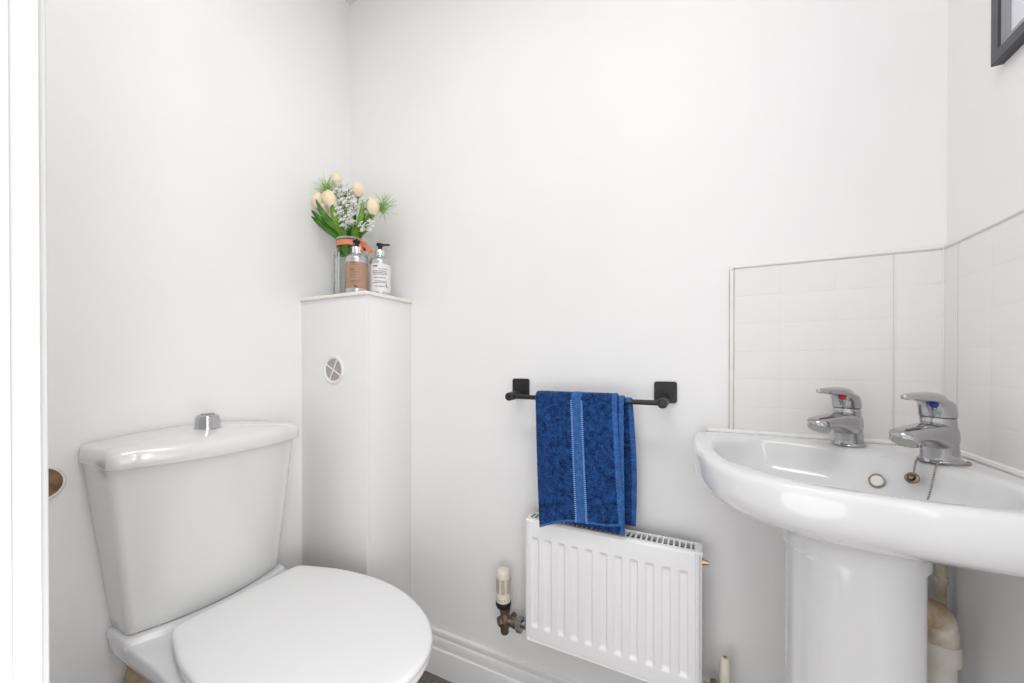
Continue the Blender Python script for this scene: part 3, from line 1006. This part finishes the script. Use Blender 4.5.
# ------------------------------------------------------------------ towel rail
BZr, BYr = .9070, .9350
t = thing('towel_rail', 'black towel rail with square wall plates above the radiator', 'towel rail', (-.278, .97, BZr))
for px in (-.4720, -.0850):
    bm = new()
    xz = []
    hw = .0258; rc = .006
    for (sx_, sz_, a0) in ((1, 1, 0), (-1, 1, 90), (-1, -1, 180), (1, -1, 270)):
        for k in range(6):
            a = R(a0 + 18 * k)
            xz.append((px + sx_ * (hw - rc) + rc * math.cos(a), .9275 + sz_ * (hw - rc) + rc * math.sin(a)))
    def rr(s, y): return [Vector((px + (a - px) * s, y, .9275 + (b - .9275) * s)) for a, b in xz]
    loft(bm, [rr(1, YB - .0003), rr(1, YB - .0055), rr(.97, YB - .0065), rr(.9, YB - .0066)])
    pt = obj('wall_plate', bm, M['black_metal'], t, angle=40)
    bm = new(); lathe(bm, [(.0115, 0), (.0115, .071), (.0109, .0745), (.0095, .0755), (.0030, .0758)], (px, YB - .0062, .9095), (0, -1, -.03), 32)
    obj('post', bm, M['black_metal'], t, angle=40)
bm = new(); tube(bm, [(-.4720, BYr, BZr), (-.0850, BYr, BZr)], .0062, 20, smooth=False); obj('rail_bar', bm, M['black_metal'], t)

# ------------------------------------------------------------------ towel
t = thing('hand_towel', 'folded blue hand towel with a woven band, hanging over the black rail', 'towel', (-.275, .915, .60))


def towel_path(rin, front_y, front_z, back_z, u):
    """points (y, z) of one layer's centre line, front bottom up over the bar to the back bottom"""
    pts = []
    if front_z is not None:
        for k in range(40):
            f = k / 40
            sag = .004 * math.sin(f * PI)
            pts.append((front_y + (BYr - rin - front_y) * f - sag, front_z + (BZr - front_z) * f))
    a0 = PI
    a1 = 0 if back_z is not None else PI * .05
    for k in range(13):
        a = a0 + (a1 - a0) * k / 12
        pts.append((BYr + rin * math.cos(a), BZr + rin * math.sin(a)))
    if back_z is not None:
        for k in range(1, 41):
            f = k / 40
            pts.append((BYr + rin + .0045 * f, BZr + (back_z - BZr) * f))
    return pts


def sheet(bm, rin, th, xs, nu, front, back, ripple, seed, fuzz=.0009):
    """xs(f_height, u) -> x ; front(u) -> (y, z); back(u) -> z ; a closed slab"""
    top, bot = [], []
    for i in range(nu + 1):
        u = i / nu
        fy, fz = front(u)
        path = towel_path(rin, fy, fz, back(u) if back else None, u)
        # arc length refine
        P = [Vector((0, a, b)) for a, b in path]
        L = [0]
        for q in range(len(P) - 1):
            L.append(L[-1] + (P[q + 1] - P[q]).length)
        nS = 190
        A, B = [], []
        j = 0
        for k in range(nS + 1):
            s = L[-1] * k / nS
            while j < len(P) - 2 and L[j + 1] < s:
                j += 1
            f = (s - L[j]) / max(1e-9, L[j + 1] - L[j])
            c = P[j].lerp(P[j + 1], min(1, f))
            d = (P[j + 1] - P[j]).normalized()
            nrm = Vector((0, -d.z, d.y))
            h = max(0, (BZr - c.z) / .32)
            x_ = xs(h, u)
            rp = ripple(h, u)
            v_ = Vector((x_, c.y, c.z)) + nrm * rp
            n1 = noise.noise(Vector((x_ * 330, s * 330, seed))) * fuzz
            n2 = noise.noise(Vector((x_ * 330, s * 330, seed + 40))) * fuzz
            edge = min(1, min(u, 1 - u) * nu / 3, min(k, nS - k) / 3)
            th_ = th * (.35 + .65 * math.sqrt(max(0, edge)))
            A.append(bm.verts.new(v_ + nrm * (th_ / 2 + n1)))
            B.append(bm.verts.new(v_ - nrm * (th_ / 2 + n2)))
        top.append(A)
        bot.append(B)
    m = len(top[0])
    for i in range(nu):
        for k in range(m - 1):
            bm.faces.new((top[i][k], top[i + 1][k], top[i + 1][k + 1], top[i][k + 1]))
            bm.faces.new((bot[i][k], bot[i][k + 1], bot[i + 1][k + 1], bot[i + 1][k]))
    for k in range(m - 1):
        bm.faces.new((top[0][k], top[0][k + 1], bot[0][k + 1], bot[0][k]))
        bm.faces.new((top[nu][k], bot[nu][k], bot[nu][k + 1], top[nu][k + 1]))
    for i in range(nu):
        bm.faces.new((top[i][0], bot[i][0], bot[i + 1][0], top[i + 1][0]))
        bm.faces.new((top[i][m - 1], top[i + 1][m - 1], bot[i + 1][m - 1], bot[i][m - 1]))


lerp = lambda a, b, f: a + (b - a) * f
xsA = lambda h, u: lerp(lerp(-.3935, -.3660, h ** .9), lerp(-.1860, -.1600, h), u)
def frA(u):
    z = lerp(.5935, .628, u) + .010 * math.sin(min(1, u / .8) * PI) - .004 * (1 - u) ** 6
    return (lerp(.8840, .8860, u), z)
rpA = lambda h, u: .0022 * math.sin(u * 9 + h * 2) * h + .0030 * h * math.sin(u * PI * 1.4)
xsB = lambda h, u: lerp(lerp(-.3890, -.3560, h), lerp(-.1715, -.1620, h), u)
frB = lambda u: (lerp(.8930, .8945, u), lerp(.612, .6065, u) - .001 * math.sin(u * PI))
rpB = lambda h, u: .0015 * math.sin(u * 7 + 1) * h
xsC = lambda h, u: lerp(lerp(-.385, -.375, h), lerp(-.1540, -.1475, h) + .006 * math.sin(h * PI), u)
frC = lambda u: (.9240, None)
baC = lambda u: lerp(.615, .6080, u)
rpC = lambda h, u: .001 * math.sin(u * 8) * h
bm = new()
sheet(bm, .0165, .0046, xsA, 120, frA, lambda u: .70, rpA, 3.1)
sheet(bm, .0118, .0040, xsB, 90, frB, lambda u: .68, rpB, 9.7)
sheet(bm, .0084, .0030, xsC, 70, frC, baC, rpC, 15.2)
obj('terry_cloth', bm, M['terry'], t, angle=80)


def strip(bm, xs, u0, u1, rin, th, front, ripple, back, seed, nu=10):
    sheet(bm, rin, th, lambda h, u: xs(h, lerp(u0, u1, u)), nu, lambda u: front(lerp(u0, u1, u)), back, lambda h, u: ripple(h, lerp(u0, u1, u)), seed, .0002)


bm = new(); strip(bm, xsA, .462, .604, .0165, .0066, frA, rpA, lambda u: .86, 1.0, 16)
bd = obj('woven_band', bm, M['band'], t, angle=80)
bd['label'] = 'paler blue woven band down the towel'
for uu in (.470, .596):
    bm = new()
    # row of short pale stitches along the band's edge
    fy, fz = frA(uu)
    for k in range(62):
        f = (k + .5) / 62
        y_ = fy + (BYr - .0165 - fy) * f - .004 * math.sin(f * PI)
        z_ = fz + (BZr - fz) * f
        h = (BZr - z_) / .32
        x_ = xsA(h, uu)
        yy = y_ - rpA(h, uu) - .0034
        box(bm, x_ - .0021, x_ + .0021, yy - .0006, yy + .0010, z_ - .0011, z_ + .0011)
    obj('stitching', bm, M['stitch'], bd, smooth=False)
bm = new(); strip(bm, xsA, .938, 1.004, .0165, .0060, frA, rpA, lambda u: .86, 2.0, 8)
strip(bm, xsB, .945, 1.006, .0118, .0052, frB, rpB, lambda u: .86, 4.0, 8)
strip(bm, xsC, .945, 1.004, .0084, .0040, frC, rpC, baC, 5.0, 8)
obj('hem', bm, M['band'], t, angle=80)
bm = new()
NB = 60
pts = []
for k in range(NB + 1):
    u = lerp(.01, .94, k / NB)
    fy, fz = frA(u)
    pts.append(Vector((xsA((BZr - fz) / .32, u), fy - rpA((BZr - fz) / .32, u) - .0008, fz + .0032)))
tube(bm, pts, .0031, 8, 1)
obj('bottom_hem', bm, M['band'], t)

# ------------------------------------------------------------------ picture on the right wall
PYf, PZ0, PZ1, PY0 = .8500, 1.4485, 1.86, .45
t = thing('framed_picture', 'charcoal framed picture with a pale mount on the right wall', 'picture', (XR, .65, 1.65))
XF = XR - .014
bm = new()


def frame_ring(inset, x):
    return [Vector((x, PYf - inset, PZ0 + inset)), Vector((x, PY0 + inset, PZ0 + inset)), Vector((x, PY0 + inset, PZ1 - inset)), Vector((x, PYf - inset, PZ1 - inset))]


loft(bm, [frame_ring(0, XR - .0005), frame_ring(0, XF + .001), frame_ring(.001, XF), frame_ring(.016, XF), frame_ring(.017, XF + .003), frame_ring(.017, XR - .003)], False, False)
obj('frame', bm, M['frame'], t, angle=20)
bm = new()
loft(bm, [frame_ring(.0172, XF + .0035), frame_ring(.0180, XF + .0025), frame_ring(.0270, XF + .0050), frame_ring(.0280, XF + .0075)], False, False)
obj('inner_lip', bm, M['frame_light'], t, angle=20)
bm = new()
loft(bm, [frame_ring(.0265, XR - .0050), frame_ring(.0265, XR - .0060), frame_ring(.085, XR - .0060), frame_ring(.086, XR - .0045)], False, False)
obj('mount', bm, M['mount'], t, smooth=False)
bm = new(); box(bm, XR - .0042, XR - .0032, PY0 + .08, PYf - .08, PZ0 + .08, PZ1 - .08); obj('print', bm, M['mount'], t, smooth=False)

# ------------------------------------------------------------------ jar, bottles
SZ = BZ + .0107
JX, JY = -1.055, .906
t = thing('glass_jar', 'ribbed glass jar holding the flowers, with a coral ribbon on its neck', 'jar', (JX, JY, SZ))
JR, JH = .0545, .196


def jar_ring(r, z, rib=0.0, n=120):
    return [Vector((JX + (r + rib * math.cos(20 * 2 * PI * k / n)) * math.cos(2 * PI * k / n), JY + (r + rib * math.cos(20 * 2 * PI * k / n)) * math.sin(2 * PI * k / n), SZ + z)) for k in range(n)]


bm = new()
out = [(.046, 0, 0), (.0515, .002, 0), (JR - .001, .008, .0006), (JR - .002, .02, .0022), (JR - .002, .13, .0022), (JR - .002, .143, .0008), (.0500, .153, .0002), (.0455, .160, 0), (.0440, .166, 0), (.0440, .184, 0), (.0455, JH, 0)]
inn_ = [(.0430, JH, 0), (.0415, .184, 0), (.0415, .164, 0), (.0475, .152, 0), (JR - .0080, .140, 0), (JR - .0075, .02, 0), (.045, .010, 0), (.02, .009, 0)]
loft(bm, [jar_ring(*q[:1], q[1], q[2]) for q in out] + [jar_ring(q[0], q[1], q[2]) for q in inn_])
obj('glass_body', bm, M['jar'], t, angle=60)
bm = new(); lathe(bm, [(.0415, JH - .002), (.0462, JH - .003), (.0470, JH), (.0460, JH + .003), (.0430, JH + .003)], (JX, JY, SZ), (0, 0, 1), 48, False, False)
obj('neck_rim', bm, M['jar_rim'], t)

t = thing('coral_ribbon', 'coral ribbon tied round the neck of the glass jar', 'ribbon', (JX, JY, SZ + .175))
bm = new(); lathe(bm, [(.0446, .1715), (.0466, .1720), (.0470, .1805), (.0466, .1890), (.0446, .1895)], (JX, JY, SZ), (0, 0, 1), 56, False, False); obj('band', bm, M['ribbon'], t)


def ribbon_strip(bm, pts, wdir, wd, th=.0012):
    P = smooth_path(pts, 8)
    rings = []
    for i, q in enumerate(P):
        d = (P[min(i + 1, len(P) - 1)] - P[max(0, i - 1)]).normalized()
        wv = Vector(wdir); wv = (wv - d * wv.dot(d)).normalized()
        n_ = d.cross(wv)
        rings.append([q + wv * wd + n_ * th, q - wv * wd + n_ * th, q - wv * wd - n_ * th, q + wv * wd - n_ * th])
    loft(bm, rings)


kn = Vector((JX + .0440, JY - .0175, SZ + .182))
bm = new(); ribbon_strip(bm, [kn + Vector((0, 0, .004)), kn + Vector((.010, -.004, -.004)), kn + Vector((.022, -.006, -.022)), kn + Vector((.030, -.006, -.040))], (.8, .3, .5), .0070)
obj('ribbon_tail', bm, M['ribbon'], t)
bm = new(); ribbon_strip(bm, [kn + Vector((0, .002, .004)), kn + Vector((.016, .002, .000)), kn + Vector((.038, .006, -.018)), kn + Vector((.055, .008, -.038))], (.7, .25, .65), .0072)
obj('ribbon_tail', bm, M['ribbon'], t)
bm = new(); bmesh.ops.create_uvsphere(bm, u_segments=16, v_segments=10, radius=.0075, matrix=Matrix.Translation(kn + Vector((.001, -.001, .003))) @ Matrix.Diagonal((1, 1, 1.1, 1)))
obj('knot', bm, M['ribbon'], t)


def bottle(name, label, x, y, r, h, label_mat, ink, lines, noz, lab):
    t = thing(name, label, 'bottle', (x, y, SZ))
    o = (x, y, SZ)
    bm = new()
    prof = [(r * .88, 0), (r * .97, .0012), (r, .004), (r, h - .020)]
    for k in range(1, 10):
        a = PI / 2 * k / 9
        prof.append((.0125 + (r - .0125) * math.cos(a), h - .020 + .018 * math.sin(a)))
    prof += [(.0118, h - .001), (.0118, h + .004)]
    lathe(bm, prof, o, (0, 0, 1), 48)
    obj('bottle_body', bm, M['alu'], t, angle=40)
    l0, l1 = lab
    bm = new(); lathe(bm, [(r + .0001, l0), (r + .0004, l0 + .0003), (r + .0004, l1 - .0003), (r + .0001, l1)], o, (0, 0, 1), 64, False, False)
    lb = obj('paper_label', bm, label_mat, t, angle=30)
    bm = new()
    facing = math.atan2(-y, -x)
    rr_ = r + .0007
    for (zc, hh, a0, a1) in lines:
        # words: broken runs along the line
        a = a0
        while a < a1:
            wl = min(a1 - a, random.uniform(3.2, 9.0)) if hh < .0035 else min(a1 - a, 7.0)
            n = 3
            ring = []
            A = [facing + R(a + wl * k / n) for k in range(n + 1)]
            vt = [bm.verts.new((x + rr_ * math.cos(q), y + rr_ * math.sin(q), SZ + zc + hh / 2)) for q in A]
            vb = [bm.verts.new((x + rr_ * math.cos(q), y + rr_ * math.sin(q), SZ + zc - hh / 2)) for q in A]
            for k in range(n):
                bm.faces.new((vb[k], vb[k + 1], vt[k + 1], vt[k]))
            a += wl + (2.0 if hh < .0035 else 2.4)
    obj('label_print', bm, ink, lb, smooth=False)
    bm = new(); lathe(bm, [(.0125, h + .001), (.0142, h + .002), (.0142, h + .020), (.0132, h + .0215), (.0060, h + .0220)], o, (0, 0, 1), 40)
    obj('pump_collar', bm, M['bright_collar'], t, angle=40)
    bm = new()
    lathe(bm, [(.0070, h + .021), (.0066, h + .034), (.0066, h + .0355), (.0112, h + .0360), (.0118, h + .0380), (.0118, h + .0410), (.0105, h + .0428), (.0010, h + .0432)], o, (0, 0, 1), 28)
    d = Vector((math.cos(noz), math.sin(noz), 0))
    q = Vector(o) + Vector((0, 0, h + .0392))
    tube(bm, [q, q + d * .016, q + d * .027, q + d * .030 + Vector((0, 0, -.0012))], lambda f: .0036 - .0010 * f, 14, 5)
    obj('pump_head', bm, M['black_plastic'], t, angle=40)
    return t


BH = .1275
brl = [(.094, .0036, -34, -8), (.0875, .0016, -34, 2), (.080, .0016, -34, -6), (.073, .0045, -34, -12), (.0655, .0016, -34, 0), (.058, .0016, -34, 0), (.0505, .0016, -34, -6), (.0400, .0018, -34, 16), (.0350, .0018, -34, 10), (.0235, .0070, -14, 2), (.0200, .0040, -8, 10)]
bottle('soap_bottle', 'silver pump bottle with a brown label, in front of the glass jar', -.9685, .8515, .0318, BH, M['kraft'], M['brown_ink'], brl, R(-40), (.018, .098))
whl = [(.092, .0052, -40, -14), (.083, .0016, -8, 40), (.0765, .0020, -40, 34), (.0715, .0020, -40, 40), (.0665, .0020, -38, 40), (.0560, .0022, -34, 30), (.0450, .0018, -26, 36), (.0405, .0018, -40, 40), (.0290, .0022, -30, 26), (.0330, .0050, 30, 40), (.0270, .0042, 34, 42)]
bottle('soap_bottle', 'silver pump bottle with a white label, at the right end of the ledge', -.9275, .9080, .0322, BH, M['white_label'], M['ink'], whl, R(28), (.013, .100))

# ------------------------------------------------------------------ flowers in the jar
JC = Vector((JX, JY, SZ))


def petal_mesh(bm, base, axis, h, r, a0, spread, open_):
    u, v, d = basis(axis)
    nu, nv = 8, 10
    G_ = []
    for j in range(nv + 1):
        f = j / nv
        # egg profile
        rad = r * max(.10, (math.sin((.10 + .80 * f) * PI)) ** .75)
        rad += open_ * f * f * r
        wdt = spread * (math.sin((.12 + .86 * f) * PI) ** .55) if f < 1 else spread * .12
        row = []
        for i in range(nu + 1):
            g = -1 + 2 * i / nu
            a = a0 + g * wdt
            q = base + d * (f * h - .05 * h * g * g * f) + (u * math.cos(a) + v * math.sin(a)) * rad * (1 + .06 * (1 - g * g))
            row.append(q)
        G_.append(row)
    th = .0007
    A = [[bm.verts.new(q) for q in row] for row in G_]
    c0 = base + d * h * .5
    B = [[bm.verts.new(q + (c0 + d * ((q - c0).dot(d)) - q).normalized() * th) for q in row] for row in G_]
    for j in range(nv):
        for i in range(nu):
            bm.faces.new((A[j][i], A[j][i + 1], A[j + 1][i + 1], A[j + 1][i]))
            bm.faces.new((B[j][i], B[j + 1][i], B[j + 1][i + 1], B[j][i + 1]))
    for j in range(nv):
        for i in (0, nu):
            bm.faces.new((A[j][i], A[j + 1][i], B[j + 1][i], B[j][i]))
    for i in range(nu):
        bm.faces.new((A[nv][i], A[nv][i + 1], B[nv][i + 1], B[nv][i]))


def blade(bm, pts, wmax, wdir, cup=.25, nseg=5):
    """long leaf with a keel: pts centre line, wmax half width"""
    P = smooth_path(pts, 8)
    N = len(P)
    top = []
    bot = []
    for i, q in enumerate(P):
        f = i / (N - 1)
        d = (P[min(i + 1, N - 1)] - P[max(0, i - 1)]).normalized()
        wv = Vector(wdir); wv = (wv - d * wv.dot(d)).normalized()
        n_ = d.cross(wv)
        w_ = wmax * max(.03, (math.sin((.14 + .86 * f) * PI)) ** .7 if f < 1 else .02)
        row = []
        rb = []
        for k in range(-2, 3):
            g = k / 2
            p_ = q + wv * w_ * g + n_ * w_ * cup * g * g
            row.append(bm.verts.new(p_ + n_ * .0005))
            rb.append(bm.verts.new(p_ - n_ * .0005))
        top.append(row)
        bot.append(rb)
    for i in range(N - 1):
        for k in range(4):
            bm.faces.new((top[i][k], top[i][k + 1], top[i + 1][k + 1], top[i + 1][k]))
            bm.faces.new((bot[i][k], bot[i + 1][k], bot[i + 1][k + 1], bot[i][k + 1]))
        for k in (0, 4):
            bm.faces.new((top[i][k], bot[i][k], bot[i + 1][k], top[i + 1][k]))
    for i in (0, N - 1):
        for k in range(4):
            bm.faces.new((top[i][k], bot[i][k], bot[i][k + 1], top[i][k + 1]))


def in_jar(a, r, z):
    return JC + Vector((r * math.cos(R(a)), r * math.sin(R(a)), z))


def tulip(label, head, lean, foot, mouth, leaves, h=.052, r=.0185):
    """head: base of the bloom; lean: axis of the bloom"""
    t = thing('tulip', label, 'flower', JC + Vector((0, 0, .012)), 'tulips in the jar')
    head = Vector(head)
    ax = Vector(lean).normalized()
    bm = new()
    for k in range(3):
        petal_mesh(bm, head, ax, h * .97, r * .9, 2 * PI * k / 3 + PI / 3, .95, -.05)
    for k in range(3):
        petal_mesh(bm, head, ax, h, r, 2 * PI * k / 3, .98, -.02)
    obj('bloom', bm, M['petal'], t, angle=70)
    bm = new(); tube(bm, [foot, mouth, mouth.lerp(head, .5) + Vector((0, 0, .004)), head - ax * .012, head + ax * .002], .0026, 8, 6); obj('stem', bm, M['stem'], t)
    for (pts, wd, wdir, mt) in leaves:
        bm = new(); blade(bm, pts, wd, wdir); obj('leaf', bm, M[mt], t, angle=70)
    return t


Vv = Vector
vd = (.68, .64, 0)   # sideways across the view
mz = JH + .004
tulip('cream tulip furthest left in the jar, upright', (-1.128, .840, 1.502), (-.10, -.05, 1), in_jar(60, .022, .014), in_jar(215, .033, mz),
      [([in_jar(216, .026, mz - .055), in_jar(218, .036, mz + .004), Vv((-1.096, .850, 1.440)), Vv((-1.108, .825, 1.462)), Vv((-1.110, .800, 1.480))], .0130, vd, 'leaf')], .056, .0185)
tulip('cream tulip second from the left, tilted over', (-1.046, .830, 1.492), (-.48, -.10, .88), in_jar(30, .020, .014), in_jar(240, .028, mz),
      [([in_jar(236, .018, mz - .05), in_jar(240, .024, mz + .004), Vv((-1.068, .846, 1.440)), Vv((-1.088, .824, 1.475)), Vv((-1.098, .806, 1.515))], .0120, vd, 'leaf'),
       ([in_jar(262, .022, mz - .05), in_jar(262, .028, mz), Vv((-1.052, .846, 1.450)), Vv((-1.052, .832, 1.485)), Vv((-1.050, .824, 1.522))], .0125, (.75, .6, 0), 'leaf_light')], .058, .0200)
tulip('cream tulip at the top middle of the bunch', (-1.012, .895, 1.538), (.02, .0, 1), in_jar(100, .015, .014), in_jar(330, .012, mz),
      [([in_jar(320, .010, mz - .03), in_jar(320, .012, mz + .03), Vv((-1.020, .880, 1.480)), Vv((-1.028, .872, 1.515)), Vv((-1.042, .866, 1.550))], .0120, vd, 'leaf')], .050, .0185)
tulip('cream tulip furthest right in the jar', (-.932, .882, 1.462), (.10, -.02, 1), in_jar(160, .024, .014), in_jar(340, .034, mz),
      [([in_jar(335, .030, mz - .05), in_jar(338, .036, mz), Vv((-.985, .876, 1.432)), Vv((-.965, .868, 1.470)), Vv((-.956, .864, 1.505))], .0105, vd, 'leaf_light'),
       ([in_jar(350, .030, mz - .05), in_jar(352, .036, mz), Vv((-.978, .890, 1.425)), Vv((-.950, .884, 1.455)), Vv((-.925, .880, 1.476))], .0110, vd, 'leaf')], .054, .0190)
tulip('peach tulip highest in the bunch, at the back', (-1.100, .886, 1.585), (-.05, .02, 1), in_jar(320, .020, .014), in_jar(190, .010, mz), [], .048, .0160)
tulip('small tulip low on the left, behind the leaves', (-1.112, .852, 1.482), (-.35, -.02, .9), in_jar(20, .028, .014), in_jar(200, .034, mz),
      [([in_jar(225, .030, mz - .06), in_jar(226, .037, mz), Vv((-1.090, .852, 1.428)), Vv((-1.106, .832, 1.444)), Vv((-1.112, .800, 1.462))], .0125, (.5, .45, .6), 'leaf')], .046, .0165)


def gyp(label, centre, rad, foot, mouth, nfl, seed):
    rnd = random.Random(seed)
    t = thing('gypsophila', label, 'flower', JC + Vector((0, 0, .012)), 'white filler sprays in the jar')
    centre = Vector(centre)
    bs = new(); bf = new()
    knot = mouth.lerp(centre, .45)
    tube(bs, [foot, mouth, knot], .0016, 6, 5)
    for k in range(nfl):
        while True:
            q = Vector((rnd.uniform(-1, 1), rnd.uniform(-1, 1), rnd.uniform(-1, 1)))
            if .35 < q.length < 1:
                break
        p_ = centre + Vector((q.x * rad[0], q.y * rad[1], q.z * rad[2]))
        if k % 2 == 0:
            tube(bs, [knot, knot.lerp(p_, .55) + Vector((0, 0, -.004)), p_], .0009, 4, 3)
        for m_ in range(5):
            a = 2 * PI * m_ / 5 + rnd.random()
            e = Vector((math.cos(a), math.sin(a) * .8, math.sin(a + 1) * .6)) * .0040
            bmesh.ops.create_icosphere(bf, subdivisions=1, radius=rnd.uniform(.0020, .0034), matrix=Matrix.Translation(p_ + e))
    obj('sprig', bs, M['sprig'], t)
    f = obj('floret', bf, M['floret'], t)
    f['kind'] = 'stuff'


gyp('white gypsophila spray at the front middle of the bunch', (-1.012, .848, 1.480), (.046, .026, .040), in_jar(80, .03, .014), in_jar(280, .030, mz), 110, 1)
gyp('white gypsophila spray behind the tilted tulip', (-1.050, .868, 1.545), (.040, .024, .034), in_jar(100, .03, .014), in_jar(250, .012, mz), 80, 2)
gyp('white gypsophila spray on the right behind the tulip', (-.968, .900, 1.500), (.034, .022, .034), in_jar(200, .03, .014), in_jar(350, .024, mz), 85, 3)
gyp('small gypsophila spray low on the right of the bunch', (-.948, .872, 1.432), (.028, .018, .026), in_jar(190, .02, .014), in_jar(335, .038, mz), 26, 4)
gyp('small gypsophila spray low in the middle, above the ribbon', (-1.008, .852, 1.444), (.032, .016, .018), in_jar(140, .02, .014), in_jar(290, .034, mz), 40, 5)


def grass(label, centre, foot, mouth, n, seed, size):
    rnd = random.Random(seed)
    t = thing('grass_spray', label, 'foliage', JC + Vector((0, 0, .012)), 'pale green sprays in the jar')
    centre = Vector(centre)
    bm = new()
    tube(bm, [foot, mouth, mouth.lerp(centre, .6), centre], .0014, 6, 5)
    obj('stem', bm, M['stem'], t)
    bm = new()
    for k in range(n):
        a = rnd.uniform(0, 2 * PI)
        el = rnd.uniform(-.3, 1.3)
        d = Vector((math.cos(a) * math.cos(el), math.sin(a) * math.cos(el) * .6, math.sin(el)))
        s0_ = centre - Vector((0, 0, rnd.uniform(0, .03)))
        L_ = size * rnd.uniform(.6, 1.1)
        tube(bm, [s0_, s0_ + d * L_ * .5, s0_ + d * L_ + Vector((0, 0, -.006))], lambda f: .0009 * (1 - .7 * f), 4, 3)
    g = obj('blade', bm, M['grass'], t)
    g['kind'] = 'stuff'


grass('pale green feathery spray at the top left of the bunch', (-1.108, .855, 1.575), in_jar(350, .03, .014), in_jar(205, .022, mz), 130, 11, .062)
grass('pale green feathery spray on the far right of the bunch', (-.912, .905, 1.500), in_jar(170, .03, .014), in_jar(0, .032, mz), 120, 12, .058)
